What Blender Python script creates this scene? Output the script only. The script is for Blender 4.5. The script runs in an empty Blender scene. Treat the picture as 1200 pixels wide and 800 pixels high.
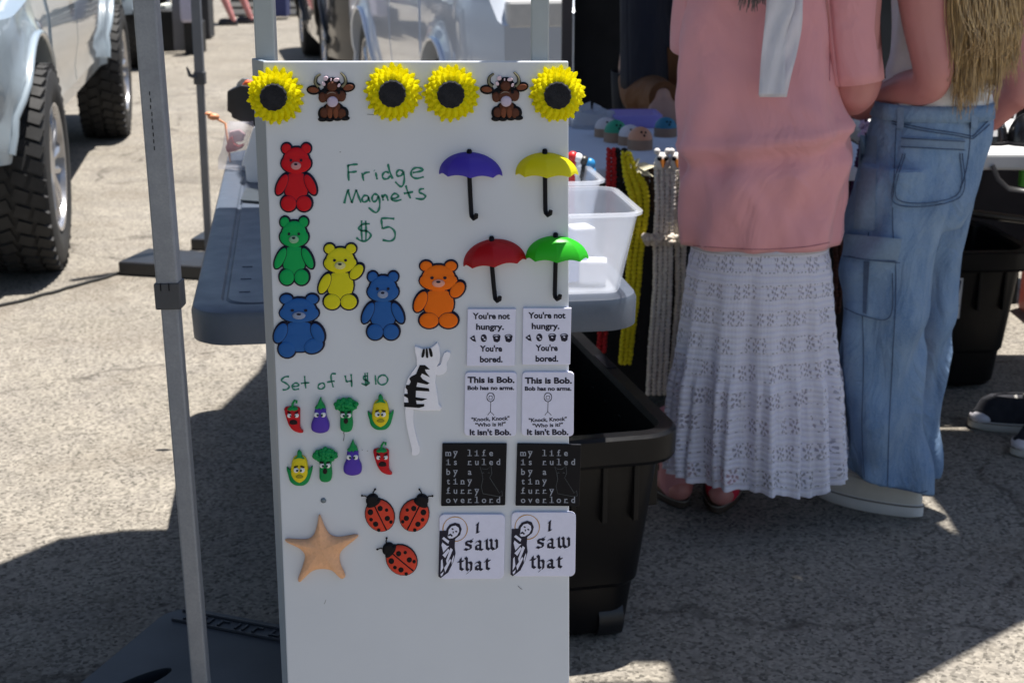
import bpy, bmesh, math, random
from mathutils import Vector, Matrix, Euler, noise
from mathutils.bvhtree import BVHTree
random.seed(7)
R = math.radians
SC = bpy.context.scene
COL = SC.collection

# ---------------------------------------------------------------- camera, sky, sun, exposure
PITCH = R(15.82); CAMZ = 1.4; FPX = 1800.0
cam_d = bpy.data.cameras.new('camera'); cam = bpy.data.objects.new('camera', cam_d); COL.objects.link(cam)
cam.location = (0, 0, CAMZ); cam.rotation_euler = (math.pi/2 - PITCH, 0, 0)
cam_d.lens = 54; cam_d.sensor_width = 36; cam_d.clip_start = 0.05; cam_d.clip_end = 500
cam_d.dof.use_dof = True; cam_d.dof.focus_distance = 1.88; cam_d.dof.aperture_fstop = 12.0
SC.camera = cam
SUN_AZ = R(50)            # from +Y towards +X (behind right of the board)
SUN_EL = R(77)
w = bpy.data.worlds.new("World"); SC.world = w; w.use_nodes = True
nt = w.node_tree; nt.nodes.clear()
sky = nt.nodes.new('ShaderNodeTexSky'); sky.sky_type = 'NISHITA'; sky.sun_disc = False
sky.sun_elevation = SUN_EL; sky.sun_rotation = SUN_AZ
bg = nt.nodes.new('ShaderNodeBackground'); bg.inputs[1].default_value = 0.066
wo = nt.nodes.new('ShaderNodeOutputWorld')
nt.links.new(sky.outputs[0], bg.inputs[0]); nt.links.new(bg.outputs[0], wo.inputs[0])
sd = bpy.data.lights.new('sun', 'SUN'); sd.energy = 5.0; sd.angle = R(0.53); sd.color = (1, .955, .89)
sun = bpy.data.objects.new('sun', sd); COL.objects.link(sun); sun.location = (3, 5, 8)
SDIR = Vector((math.sin(SUN_AZ)*math.cos(SUN_EL), math.cos(SUN_AZ)*math.cos(SUN_EL), math.sin(SUN_EL)))
sun.rotation_euler = SDIR.to_track_quat('Z', 'Y').to_euler()
SC.view_settings.view_transform = 'Standard'; SC.view_settings.look = 'None'
SC.view_settings.exposure = 0.98; SC.view_settings.gamma = 1

# ---------------------------------------------------------------- reading positions
def ray(px, py):
    a = (px-600)/FPX; b = -(py-400)/FPX
    return Vector((a, math.cos(PITCH)+b*math.sin(PITCH), -math.sin(PITCH)+b*math.cos(PITCH)))
def atz(px, py, z=0.0):
    d = ray(px, py); return Vector((0, 0, CAMZ)) + d*((z-CAMZ)/d.z)
def aty(px, py, Y):
    d = ray(px, py); return Vector((0, 0, CAMZ)) + d*(Y/d.y)

# ---------------------------------------------------------------- materials
def new_mat(name):
    m = bpy.data.materials.new(name); m.use_nodes = True
    return m, m.node_tree, m.node_tree.nodes['Principled BSDF']
def N(t, typ, **kw):
    n = t.nodes.new(typ)
    for k, v in kw.items():
        if k.startswith('i_'): n.inputs[k[2:].replace('_', ' ')].default_value = v
        else: setattr(n, k, v)
    return n
def sock(n, i): return n.inputs[i]
def mix_rgb(t, fac, a, b, blend='MIX'):
    n = t.nodes.new('ShaderNodeMix'); n.data_type = 'RGBA'; n.blend_type = blend
    for s, v in ((n.inputs[0], fac), (n.inputs[6], a), (n.inputs[7], b)):
        if hasattr(v, 'is_output'): t.links.new(v, s)
        elif isinstance(v, (int, float)): s.default_value = v
        else: s.default_value = (*v, 1) if len(v) == 3 else v
    return n.outputs[2]
def ramp(t, src, stops):
    n = t.nodes.new('ShaderNodeValToRGB'); t.links.new(src, n.inputs[0])
    e = n.color_ramp.elements
    while len(e) < len(stops): e.new(.5)
    for i, (p, c) in enumerate(stops):
        e[i].position = p; e[i].color = (c, c, c, 1) if isinstance(c, (int, float)) else (*c, 1)
    return n.outputs[0]
def coords(t, kind='Object', scale=(1, 1, 1)):
    tc = t.nodes.new('ShaderNodeTexCoord'); mp = t.nodes.new('ShaderNodeMapping')
    mp.inputs['Scale'].default_value = scale
    t.links.new(tc.outputs[kind], mp.inputs[0]); return mp.outputs[0]
def tex_noise(t, v, scale, detail=4, rough=.55):
    n = t.nodes.new('ShaderNodeTexNoise'); t.links.new(v, n.inputs['Vector'])
    n.inputs['Scale'].default_value = scale; n.inputs['Detail'].default_value = detail; n.inputs['Roughness'].default_value = rough
    return n.outputs[0]
def bump(t, b, h, strength=.3, dist=.002):
    n = t.nodes.new('ShaderNodeBump'); n.inputs['Strength'].default_value = strength; n.inputs['Distance'].default_value = dist
    t.links.new(h, n.inputs['Height']); t.links.new(n.outputs[0], b.inputs['Normal']); return n
MATS = {}
def M(name, col, rough=.5, metal=0, var=.12, scale=30, bmp=.15, bdist=.001, spec=.5, coat=0, sheen=0, trans=0):
    if name in MATS: return MATS[name]
    m, t, b = new_mat(name)
    v = coords(t)
    n1 = tex_noise(t, v, scale); n2 = tex_noise(t, v, scale*.13)
    c = mix_rgb(t, n1, [x*(1-var) for x in col], [min(1, x*(1+var)) for x in col])
    c = mix_rgb(t, ramp(t, n2, [(.35, 0), (.7, .35)]), c, [x*(1-1.6*var) for x in col])
    t.links.new(c, b.inputs['Base Color'])
    b.inputs['Metallic'].default_value = metal
    rr = ramp(t, n2, [(.3, max(0.02, rough*.85)), (.7, min(1, rough*1.15))]); t.links.new(rr, b.inputs['Roughness'])
    b.inputs['Specular IOR Level'].default_value = spec
    if coat: b.inputs['Coat Weight'].default_value = coat; b.inputs['Coat Roughness'].default_value = .05
    if sheen: b.inputs['Sheen Weight'].default_value = sheen
    if bmp: bump(t, b, n1, bmp, bdist)
    if trans:      # thin plastic or cloth that lets light through
        o = t.nodes['Material Output']; tr = t.nodes.new('ShaderNodeBsdfTranslucent'); t.links.new(c, tr.inputs[0])
        mx = t.nodes.new('ShaderNodeMixShader'); mx.inputs[0].default_value = trans
        t.links.new(b.outputs[0], mx.inputs[1]); t.links.new(tr.outputs[0], mx.inputs[2]); t.links.new(mx.outputs[0], o.inputs[0])
    MATS[name] = m; return m

# ---------------------------------------------------------------- mesh building
class MB:
    def __init__(s): s.v = []; s.f = []; s.uv = {}
    def add(s, vs, fs, uv=None):
        o = len(s.v); s.v += [Vector(p) for p in vs]; s.f += [tuple(i+o for i in f) for f in fs]
        if uv:
            for i, c in enumerate(uv): s.uv[o+i] = c
        return s
    def box(s, c, size, rot=None):
        c = Vector(c); h = [x/2 for x in size]; m = rot if rot is not None else Matrix.Identity(3)
        vs = [c + m @ Vector((x*h[0], y*h[1], z*h[2])) for x in (-1, 1) for y in (-1, 1) for z in (-1, 1)]
        return s.add(vs, [(0,1,3,2),(4,6,7,5),(0,4,5,1),(2,3,7,6),(0,2,6,4),(1,5,7,3)])
    def loft(s, rings, closed=True, cap0=False, cap1=False, uv=True):
        n = len(rings[0]); vs = []; uvs = []; k = n+1 if closed else n
        for j, r in enumerate(rings):
            for i in range(k):
                vs.append(r[i % n]); uvs.append((i/(k-1), j/(max(1, len(rings)-1))))
        fs = [(j*k+i, j*k+i+1, (j+1)*k+i+1, (j+1)*k+i) for j in range(len(rings)-1) for i in range(k-1)]
        s.add(vs, fs, uvs if uv else None)
        if cap0: s.add(rings[0], [tuple(reversed(range(n)))])
        if cap1: s.add(rings[-1], [tuple(range(n))])
        return s
    def tube(s, path, r, n=8, caps=True, flat=1.0):
        path = [Vector(p) for p in path]; rs = r if isinstance(r, (list, tuple)) else [r]*len(path)
        rings = []; up = None
        for i, p in enumerate(path):
            a = path[max(0, i-1)]; b = path[min(len(path)-1, i+1)]; d = (b-a)
            d = d.normalized() if d.length > 1e-9 else Vector((0, 0, 1))
            if up is None: up = d.orthogonal().normalized()
            up = (up - d*up.dot(d))
            up = up.normalized() if up.length > 1e-6 else d.orthogonal().normalized()
            q = d.cross(up)
            rings.append([p + (up*math.cos(2*math.pi*k/n) + q*math.sin(2*math.pi*k/n)*flat)*rs[i] for k in range(n)])
        return s.loft(rings, cap0=caps, cap1=caps)
    def ball(s, c, r, rot=None, nu=12, nv=8):
        c = Vector(c); r = (r, r, r) if isinstance(r, (int, float)) else r; m = rot if rot is not None else Matrix.Identity(3)
        vs = [c + m @ Vector((0, 0, -r[2]))]
        for j in range(1, nv):
            t = math.pi*j/nv
            for i in range(nu):
                a = 2*math.pi*i/nu
                vs.append(c + m @ Vector((r[0]*math.sin(t)*math.cos(a), r[1]*math.sin(t)*math.sin(a), -r[2]*math.cos(t))))
        vs.append(c + m @ Vector((0, 0, r[2]))); fs = []
        for i in range(nu):
            fs.append((0, 1+(i+1) % nu, 1+i)); l = len(vs)-1; b = 1+(nv-2)*nu
            fs.append((l, b+i, b+(i+1) % nu))
            for j in range(nv-2):
                a = 1+j*nu; fs.append((a+i, a+(i+1) % nu, a+nu+(i+1) % nu, a+nu+i))
        return s.add(vs, fs)
    def prism(s, pts, off):            # planar outline (3D points) swept by off
        n = len(pts); o = Vector(off)
        vs = [Vector(p) for p in pts] + [Vector(p)+o for p in pts]
        return s.add(vs, [tuple(range(n)), tuple(reversed(range(n, 2*n)))] + [(i, (i+1) % n, (i+1) % n+n, i+n) for i in range(n)])
    def cyl(s, a, b, r, n=24, r2=None): return s.tube([a, b], [r, r if r2 is None else r2], n)
def link(name, me, parent=None):
    o = bpy.data.objects.new(name, me); COL.objects.link(o)
    if parent: o.parent = parent
    return o
def wpos(o):
    p = Vector(o.location)
    while o.parent: o = o.parent; p += Vector(o.location)
    return p
def build(name, mb, mat, parent=None, smooth=False, bevel=0, seg=2, angle=40, origin=None, local=False, flip=False, subsurf=0):
    o0 = Vector((0, 0, 0))
    if parent is not None and not local: o0 = wpos(parent)
    if parent is None:
        if origin is None:
            xs = [sum(p[i] for p in mb.v)/len(mb.v) for i in range(2)]
            origin = Vector((xs[0], xs[1], min(p.z for p in mb.v)))
        o0 = Vector(origin)
    me = bpy.data.meshes.new(name)
    me.from_pydata([p-o0 for p in mb.v], [], mb.f)
    if mb.uv:
        uvl = me.uv_layers.new(name='uv')
        idx = [0]*len(me.loops); me.loops.foreach_get('vertex_index', idx)
        for li, vi in enumerate(idx): uvl.data[li].uv = mb.uv.get(vi, (0, 0))
    bm = bmesh.new(); bm.from_mesh(me)
    bmesh.ops.remove_doubles(bm, verts=bm.verts, dist=1e-6) if not mb.uv else None
    bmesh.ops.recalc_face_normals(bm, faces=bm.faces)
    bm.to_mesh(me); bm.free()
    me.materials.append(mat)
    if smooth:
        for p in me.polygons: p.use_smooth = True
        if smooth != 'all': me.set_sharp_from_angle(angle=R(angle))
    o = link(name, me, parent)
    if parent is None: o.location = o0
    if bevel:
        b = o.modifiers.new('bevel', 'BEVEL'); b.width = bevel; b.segments = seg; b.limit_method = 'ANGLE'; b.angle_limit = R(35)
    if subsurf:
        b = o.modifiers.new('sub', 'SUBSURF'); b.levels = subsurf; b.render_levels = subsurf
    return o
def tag(o, label=None, cat=None, group=None, kind=None):
    if label: o['label'] = label
    if cat: o['category'] = cat
    if group: o['group'] = group
    if kind: o['kind'] = kind
    return o
def thing(name, label, cat, loc, group=None):
    o = link(name, None); o.location = loc; o.empty_display_size = .1
    return tag(o, label, cat, group)
def kids(o): return [c for c in bpy.data.objects if c.parent == o]
def copy_tree(o, parent=None, top=None):
    c = o.copy(); COL.objects.link(c)
    if parent: c.parent = parent
    for ch in kids(o): copy_tree(ch, c)
    return c
def rotz(a): return Matrix.Rotation(a, 3, 'Z')
def lerp(a, b, t): return a+(b-a)*t
def crom(pts, n=6, closed=False):
    out = []; P = [Vector(p) if len(p) == 3 else Vector((p[0], p[1], 0)) for p in pts]; L = len(P)
    for i in range(L if closed else L-1):
        g = (lambda k: P[k % L]) if closed else (lambda k: P[min(L-1, max(0, k))])
        p0, p1, p2, p3 = g(i-1), g(i), g(i+1), g(i+2)
        for k in range(n):
            t = k/n
            out.append(.5*((2*p1)+(p2-p0)*t+(2*p0-5*p1+4*p2-p3)*t*t+(3*p1-p0-3*p2+p3)*t**3))
    if not closed: out.append(P[-1])
    return out
def rrect(cx, cy, w, d, r, n=5, a=0):
    out = []
    for sx, sy, a0 in ((1, 1, 0), (-1, 1, 90), (-1, -1, 180), (1, -1, 270)):
        for k in range(n+1):
            t = R(a0+90*k/n); x = sx*(w/2-r)+r*math.cos(t); y = sy*(d/2-r)+r*math.sin(t)
            out.append((cx+x*math.cos(a)-y*math.sin(a), cy+x*math.sin(a)+y*math.cos(a)))
    return out

# ---------------------------------------------------------------- the ground
def mat_asphalt():
    m, t, b = new_mat('asphalt'); v = coords(t)
    big = tex_noise(t, v, .8, 5, .6); mid = tex_noise(t, v, 6, 5, .6)
    fine = tex_noise(t, v, 95, 4, .7)
    vo = N(t, 'ShaderNodeTexVoronoi'); t.links.new(v, vo.inputs['Vector']); vo.inputs['Scale'].default_value = 135
    vo2 = N(t, 'ShaderNodeTexVoronoi'); t.links.new(v, vo2.inputs['Vector']); vo2.inputs['Scale'].default_value = 62
    stone = ramp(t, vo.outputs['Color'], [(.10, .26), (.38, .88), (.85, 1.45)])
    base = mix_rgb(t, ramp(t, big, [(.35, 0), (.65, 1)]), (.208, .188, .156), (.256, .234, .200))
    base = mix_rgb(t, ramp(t, mid, [(.42, .0), (.75, .55)]), base, (.155, .142, .13))
    c = mix_rgb(t, .8, base, stone, 'MULTIPLY')
    pits = ramp(t, vo2.outputs['Distance'], [(.09, 1), (.22, 0)])
    pm = N(t, 'ShaderNodeMath', operation='MULTIPLY'); t.links.new(pits, pm.inputs[0])
    t.links.new(ramp(t, fine, [(.5, 0), (.6, 1)]), pm.inputs[1])
    c = mix_rgb(t, pm.outputs[0], c, (.03, .028, .026))
    c = mix_rgb(t, ramp(t, fine, [(.68, 0), (.8, .8)]), c, (.42, .4, .36))
    # cracks: edges of a large, wobbly voronoi
    ws = N(t, 'ShaderNodeVectorMath', operation='MULTIPLY_ADD')
    nn = N(t, 'ShaderNodeTexNoise'); t.links.new(v, nn.inputs['Vector']); nn.inputs['Scale'].default_value = 2.5; nn.inputs['Detail'].default_value = 8
    t.links.new(nn.outputs['Color'], ws.inputs[0]); ws.inputs[1].default_value = (.6, .6, 0); t.links.new(v, ws.inputs[2])
    vc = N(t, 'ShaderNodeTexVoronoi', feature='DISTANCE_TO_EDGE'); t.links.new(ws.outputs[0], vc.inputs['Vector']); vc.inputs['Scale'].default_value = .55
    crack = ramp(t, vc.outputs['Distance'], [(.0015, 1), (.007, 0)])
    cm = N(t, 'ShaderNodeMath', operation='MULTIPLY'); t.links.new(crack, cm.inputs[0])
    t.links.new(ramp(t, mid, [(.40, .04), (.58, .7)]), cm.inputs[1])
    c = mix_rgb(t, cm.outputs[0], c, (.05, .042, .035))
    sv = N(t, 'ShaderNodeTexVoronoi'); t.links.new(v, sv.inputs['Vector']); sv.inputs['Scale'].default_value = 7; sv.inputs['Randomness'].default_value = 1
    sm = N(t, 'ShaderNodeMath', operation='MULTIPLY'); t.links.new(ramp(t, sv.outputs['Distance'], [(.035, .75), (.10, 0)]), sm.inputs[0])
    sc_ = N(t, 'ShaderNodeSeparateColor'); t.links.new(sv.outputs['Color'], sc_.inputs[0]); t.links.new(ramp(t, sc_.outputs[0], [(.55, 0), (.8, 1)]), sm.inputs[1])
    c = mix_rgb(t, sm.outputs[0], c, (.04, .034, .028))
    med = tex_noise(t, v, 2.3, 6, .65); c = mix_rgb(t, ramp(t, med, [(.52, 0), (.72, .5)]), c, (.13, .105, .08))
    # round oil stains
    vs = N(t, 'ShaderNodeTexVoronoi'); t.links.new(ws.outputs[0], vs.inputs['Vector']); vs.inputs['Scale'].default_value = 1.1
    c = mix_rgb(t, ramp(t, vs.outputs['Distance'], [(.1, .38), (.26, 0)]), c, (.10, .088, .075))
    t.links.new(c, b.inputs['Base Color']); b.inputs['Roughness'].default_value = .93; b.inputs['Specular IOR Level'].default_value = .25
    h = N(t, 'ShaderNodeMath', operation='SUBTRACT'); t.links.new(stone, h.inputs[0]); t.links.new(cm.outputs[0], h.inputs[1])
    bump(t, b, h.outputs[0], .8, .004)
    return m
g = MB()
def gh(x, y): return .004*noise.noise(Vector((x*.7, y*.7, 3)))
xs = [-120, -60, -30, -15, -8] + [-5+i*.25 for i in range(41)] + [8, 15, 30, 60, 120]
ys = [-60, -20, -5] + [-1+i*.25 for i in range(61)] + [18, 25, 40, 80, 200]
g.loft([[Vector((x, y, 0)) for x in xs] for y in ys], closed=False, uv=False)
tag(build('ground', g, mat_asphalt(), smooth='all', origin=(0, 0, 0)), 'sunlit worn pale asphalt of a parking lot', kind='structure')
random.seed(5); g = MB()       # loose grit on the asphalt
for k in range(2600):
    d = 2.3+5*random.random()**1.5; x = random.uniform(-.36, .36)*d*1.1; r_ = random.choice((.0015, .002, .0025, .004)); a = random.uniform(0, 6)
    c = Vector((x, d, r_*.5)); P = [c+Vector((r_*math.cos(a+q*1.57)*random.uniform(.6, 1.3), r_*math.sin(a+q*1.57)*random.uniform(.6, 1.3), -r_*.5)) for q in range(4)]+[c+Vector((0, 0, r_*random.uniform(.4, .9)))]
    g.add(P, [(0,1,4),(1,2,4),(2,3,4),(3,0,4)])
tag(build('grit', g, M('grit_stone', (.25, .23, .2), .9, var=.5, scale=40), origin=(0, 0, 0)), 'loose grit scattered over the asphalt', kind='stuff')
# ---------------------------------------------------------------- the white display board
YB = 1.78
def bp(px, py, w=0.0):
    p = aty(px, py, YB); return Vector((p.x, YB-w, p.z))
PX = 1/1000.0
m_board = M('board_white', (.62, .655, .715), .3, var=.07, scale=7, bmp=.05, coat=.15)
m_flap_shaded = M('board_flap_shaded', (.25, .30, .36), .45, var=.06, scale=8)  # same white as the panel, with the flap's shade put into the colour
m_steel = M('post_steel', (.33, .37, .40), .38, metal=.55, var=.1, scale=25)
board = thing('display_board', 'tall narrow white board with green handwriting, covered in fridge magnets', 'display board', (-.12, YB, 0))
mb = MB()
zb = .12
def edge(px0, py0, px1, py1, z): # board point on the traced edge at height z
    a, b_ = bp(px0, py0), bp(px1, py1); t = (z-a.z)/(b_.z-a.z); return Vector((lerp(a.x, b_.x, t), YB, z))
ztop = bp(500, 72).z
L1, L0 = edge(308, 72, 337, 800, ztop), edge(308, 72, 337, 800, zb)
R1, R0 = edge(666, 72, 667, 800, ztop), edge(666, 72, 667, 800, zb)
# slightly warped sheet with a real thickness
nx, nz = 14, 24
def bpt(i, k, yo): 
    t = k/nz; l = L0.lerp(L1, t); r = R0.lerp(R1, t); p = l.lerp(r, i/nx); return Vector((p.x, YB+yo, p.z))
mb.loft([[bpt(i, k, 0) for i in range(nx+1)] + [bpt(i, k, .006) for i in range(nx, -1, -1)] for k in range(nz+1)], cap0=True, cap1=True, uv=False)
build('front_panel', mb, m_board, board, bevel=.0015)
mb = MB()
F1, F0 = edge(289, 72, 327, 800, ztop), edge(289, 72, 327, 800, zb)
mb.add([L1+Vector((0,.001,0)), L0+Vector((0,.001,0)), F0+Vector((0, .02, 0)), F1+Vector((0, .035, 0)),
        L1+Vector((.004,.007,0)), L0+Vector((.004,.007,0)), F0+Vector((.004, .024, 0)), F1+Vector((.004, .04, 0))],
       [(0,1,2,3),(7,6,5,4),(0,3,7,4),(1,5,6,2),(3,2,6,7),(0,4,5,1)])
build('side_flap', mb, m_flap_shaded, board, bevel=.0008)
# handwriting: marker strokes lying on the panel
def stroke_pts(pts, s, ox, oy, n=5): return [bp(p.x/s+ox, p.y/s+oy, .0006) for p in crom(pts, n)]
def ribbon(mb, P, wd, z=0):
    for i in range(len(P)-1):
        pass
    side = []
    for i, p in enumerate(P):
        d = (P[min(i+1, len(P)-1)]-P[max(i-1, 0)]); d = d.normalized() if d.length else Vector((1, 0, 0))
        nrm = Vector((-d.z, 0, d.x)); w_ = wd*(1+.25*math.sin(i*.9+P[0].x*90)); side.append([p+nrm*w_/2, p-nrm*w_/2])
    mb.loft(side, closed=False, uv=False)
S1 = [[(130,98),(132,160),(137,232)],[(128,102),(170,94),(213,92)],[(132,160),(165,158),(205,152)],
 [(248,165),(256,200),(264,232)],[(256,190),(275,165),(315,158)],
 [(366,160),(372,190),(378,220)],[(352,143),(355,146)],
 [(480,165),(450,155),(425,180),(432,212),(465,215),(490,190)],[(470,88),(485,150),(510,215)],
 [(600,150),(565,140),(543,165),(555,192),(585,185),(600,160)],[(600,150),(610,210),(600,265),(575,280),(532,240)],
 [(680,162),(730,155),(770,140),(740,122),(695,125),(668,155),(675,195),(715,212),(775,198)],
 [(98,424),(125,320),(140,318)],[(130,318),(162,420)],[(162,420),(200,308)],[(200,308),(218,360),(240,418)],
 [(300,360),(270,358),(250,385),(262,412),(295,400),(305,370)],[(303,362),(310,395),(320,412)],
 [(385,355),(355,345),(335,375),(345,408),(372,400),(388,365)],[(388,355),(400,410),(395,470),(365,502),(305,460)],
 [(418,350),(425,375),(430,400)],[(425,375),(445,350),(460,365),(472,402)],
 [(500,385),(535,380),(560,360),(530,340),(503,360),(505,395),(540,402),(585,392)],
 [(622,272),(640,330),(662,382)],[(605,340),(640,335),(685,325)],
 [(778,300),(745,305),(738,330),(770,345),(790,365),(765,388),(706,382)],
 [(315,598),(260,600),(222,630),(240,655),(290,660),(325,695),(290,740),(240,742),(200,715)],[(246,570),(244,650),(250,745)],[(280,572),(284,650),(282,738)],
 [(412,552),(460,550),(525,555)],[(414,555),(418,600),(424,640)],[(424,640),(480,625),(525,660),(528,715),(490,745),(424,735)]]
S2 = [[(150,88),(110,92),(78,125),(120,150),(152,180),(130,208),(90,212)],
 [(185,180),(225,178),(243,162),(215,148),(185,165),(182,195),(205,210),(245,203)],
 [(296,82),(300,140),(308,198)],[(262,152),(300,148),(342,145)],
 [(455,150),(428,165),(425,195),(455,205),(485,180),(475,152),(455,150)],
 [(590,62),(550,65),(545,110),(565,188)],[(505,142),(540,135),(578,130)],
 [(676,78),(682,110),(690,138)],[(688,138),(715,132),(742,130)],[(732,65),(736,120),(738,185)],
 [(888,82),(855,85),(848,110),(880,125),(900,150),(870,165),(828,150)],[(862,55),(866,120),(872,180)],[(885,50),(885,120),(882,170)],
 [(958,75),(962,120),(964,163)],[(1025,72),(990,95),(985,140),(1015,165),(1060,150),(1075,110),(1050,78),(1020,75)]]
m_ink = M('green_marker', (.008, .20, .13), .5, var=.25, scale=120, bmp=0)
mb = MB()
for s in S1: ribbon(mb, stroke_pts(s, 7.27, 390, 180), .0022)
build('lettering', mb, m_ink, board)
mb = MB()
for s in S2: ribbon(mb, stroke_pts(s, 8.0, 320, 430), .0019)
build('lettering', mb, m_ink, board)
m_scr = M('scratch_grey', (.12, .12, .13), .6)
for s in [[(518,340),(522,370),(515,408)],[(660,478),(666,479)],[(700,486),(708,485)]]:
    mb = MB(); ribbon(mb, stroke_pts(s, 6.66, 325, 455), .0008); build('scratch', mb, m_scr, board)
for x0, y0, x1, y1 in ((430,134,446,134.6),(607,686,612,690),(382,702,380,707),(398,178,399.5,178)):
    mb = MB(); ribbon(mb, [bp(x0, y0, .0005), bp((x0+x1)/2, (y0+y1)/2+.4, .0005), bp(x1, y1, .0005)], .0006); build('scratch', mb, m_scr, board)
mb = MB(); mb.ball(bp(379, 586, .0005), (.0035, .0018, .0035))
build('screw', mb, M('screw_grey', (.16, .2, .24), .4, metal=.6), board)
# posts the board hangs on
st = thing('board_stand', 'grey steel stand of two upright posts holding the white board', 'stand', (-.1, YB+.05, 0))
for x0, x1 in ((300, 323), (622, 643)):
    a = aty((x0+x1)/2, 30, YB+.045)
    wd = (x1-x0)/FPX*1.8
    mb = MB(); mb.box((a.x, YB+.03+wd/2, .95), (wd, wd, 1.9)); p = build('post', mb, m_steel, st, bevel=.002)
mb = MB(); mb.box((-.13, YB+.045, 1.86), (.345, .02, .02)); mb.box((-.13, YB+.045, .3), (.32, .02, .02)); build('crossbar', mb, m_steel, st, bevel=.002)
mb = MB()
for x0 in (312, 632):
    a = aty(x0, 30, YB+.045); mb.box((a.x, YB+.045, .01), (.05, .5, .02))
build('foot', mb, m_steel, st, bevel=.003)

# ---------------------------------------------------------------- magnets
def pl(pts, w0, n=0, closed=True):
    if n: pts = [(p.x, p.y) for p in crom(pts, n, closed)]
    return [bp(x, y, w0) for x, y in pts]
def slab(name, pts, w0, d, mat, parent, n=0, bevel=0, label=None, seg=2):
    mb = MB(); mb.prism(pl(pts, w0, n), (0, -d, 0)); o = build(name, mb, mat, parent, bevel=bevel, seg=seg, smooth=bool(n), angle=50)
    if label: o['label'] = label
    return o
def ell(cx, cy, rx, ry=None, rot=0, n=22):
    ry = rx if ry is None else ry; c, s_ = math.cos(R(rot)), math.sin(R(rot))
    return [(cx+rx*math.cos(2*math.pi*k/n)*c-ry*math.sin(2*math.pi*k/n)*s_, cy+rx*math.cos(2*math.pi*k/n)*s_+ry*math.sin(2*math.pi*k/n)*c) for k in range(n)]
def blobs(name, items, w0, d, mat, parent, grow=0, dome=.0):
    mb = MB()
    for k, it in enumerate(items):
        cx, cy, rx, ry = it[:4]; rot = it[4] if len(it) > 4 else 0
        r0 = pl(ell(cx, cy, rx+grow, ry+grow, rot), w0); dd = d+k*.00012
        r1 = [p-Vector((0, dd*.75, 0)) for p in r0]; c = sum(r1, Vector())/len(r1)
        r2 = [c+(p-c)*.9-Vector((0, dd*.25+dome*.5, 0)) for p in r1]
        r3 = [c+(p-c)*.55-Vector((0, dd*.25+dome*.9, 0)) for p in r1]
        r4 = [c+(p-c)*.05-Vector((0, dd*.25+dome, 0)) for p in r1]
        mb.loft([r0, r1, r2, r3, r4], cap0=True, cap1=True, uv=False)
    return build(name, mb, mat, parent, smooth=True, angle=60)
def plastic(name, col, rough=.35, **k): return M(name, col, max(rough, .4), var=.07, scale=150, bmp=.1, bdist=.0004, spec=.16, **k)
m_blk = plastic('magnet_black', (.004, .004, .007), .45)
m_nav = plastic('magnet_navy', (.013, .016, .028), .6)

# sunflowers
m_pet = plastic('petal_yellow', (.94, .87, .004), .35, trans=.42)
def sunflower(cx, cy, label, sp):
    t = thing('sunflower_magnet', label, 'fridge magnet', bp(cx, cy), 'yellow sunflower magnets along the top of the board')
    mb = MB(); c = bp(cx, cy)
    for ring, (rt, lift, n, r0, ph) in enumerate(((33.5, .002, 21, 14, 0), (30, .0065, 21, 14, .5), (26.5, .0105, 19, 14, .2), (22.5, .0135, 17, 13, .7))):
        for k in range(n):
            a = 2*math.pi*(k+ph+sp)/n; sc = (1+random.uniform(-.05, .05)); h = lift+random.uniform(-.0006, .0006)
            d = Vector((math.cos(a), 0, math.sin(a))); q = Vector((-d.z, 0, d.x)); wd = math.pi*(r0+9)/n*PX*1.08
            up = Vector((0, -1, 0))
            def P(r, s_, u): return c + d*(r*PX) + q*(s_*wd) + up*(h+u)
            rr = rt*sc; A, B = r0, r0+.66*(rr-r0)
            vs = [P(A, -.5, 0), P(A, .5, 0), P(B, 1, .0002), P(B, -1, .0002), P(rr, 0, .0018), P(B, 0, .0026), P(A, 0, .003), P(rr*.95, .55, .0012), P(rr*.95, -.55, .0012),
                  P(A, -.5, -.002), P(A, .5, -.002), P(B, 1, -.0012), P(B, -1, -.0012), P(rr, 0, .0004)]
            mb.add(vs, [(0,6,5,3),(6,1,2,5),(3,5,8),(5,4,8),(5,7,4),(5,2,7),(9,10,11,12),(12,11,13),(0,3,12,9),(1,10,11,2),(3,8,4,13,12),(2,11,13,4,7)])
    cyl_r = pl(ell(cx, cy, 17, 17), 0); mb.prism(cyl_r, (0, -.015, 0))
    build('petals', mb, m_pet, t)
    mb = MB(); r0 = []
    for rr, hh in ((15.6, .013), (15.8, .018), (14.5, .0198), (9, .0205), (.5, .0208)):
        r0.append([bp(cx+rr*(1+.035*math.sin(k*2.2))*math.cos(2*math.pi*k/40), cy+rr*(1+.035*math.sin(k*2.2))*math.sin(2*math.pi*k/40), 0)-Vector((0, hh, 0)) for k in range(40)])
    mb.loft(r0, cap1=True, uv=False)
    build('seed_disc', mb, M('seed_navy', (.007, .008, .014), .8, var=.5, scale=900, bmp=.9, bdist=.002), t)
sunflower(323, 112, 'yellow sunflower magnet hanging over the top left corner of the white board', .1)
sunflower(461, 108, 'yellow sunflower magnet just right of the left cow magnet', .35)
sunflower(529, 109, 'yellow sunflower magnet just left of the right cow magnet', .6)
sunflower(653, 110, 'yellow sunflower magnet hanging over the top right corner of the white board', .8)

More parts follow.
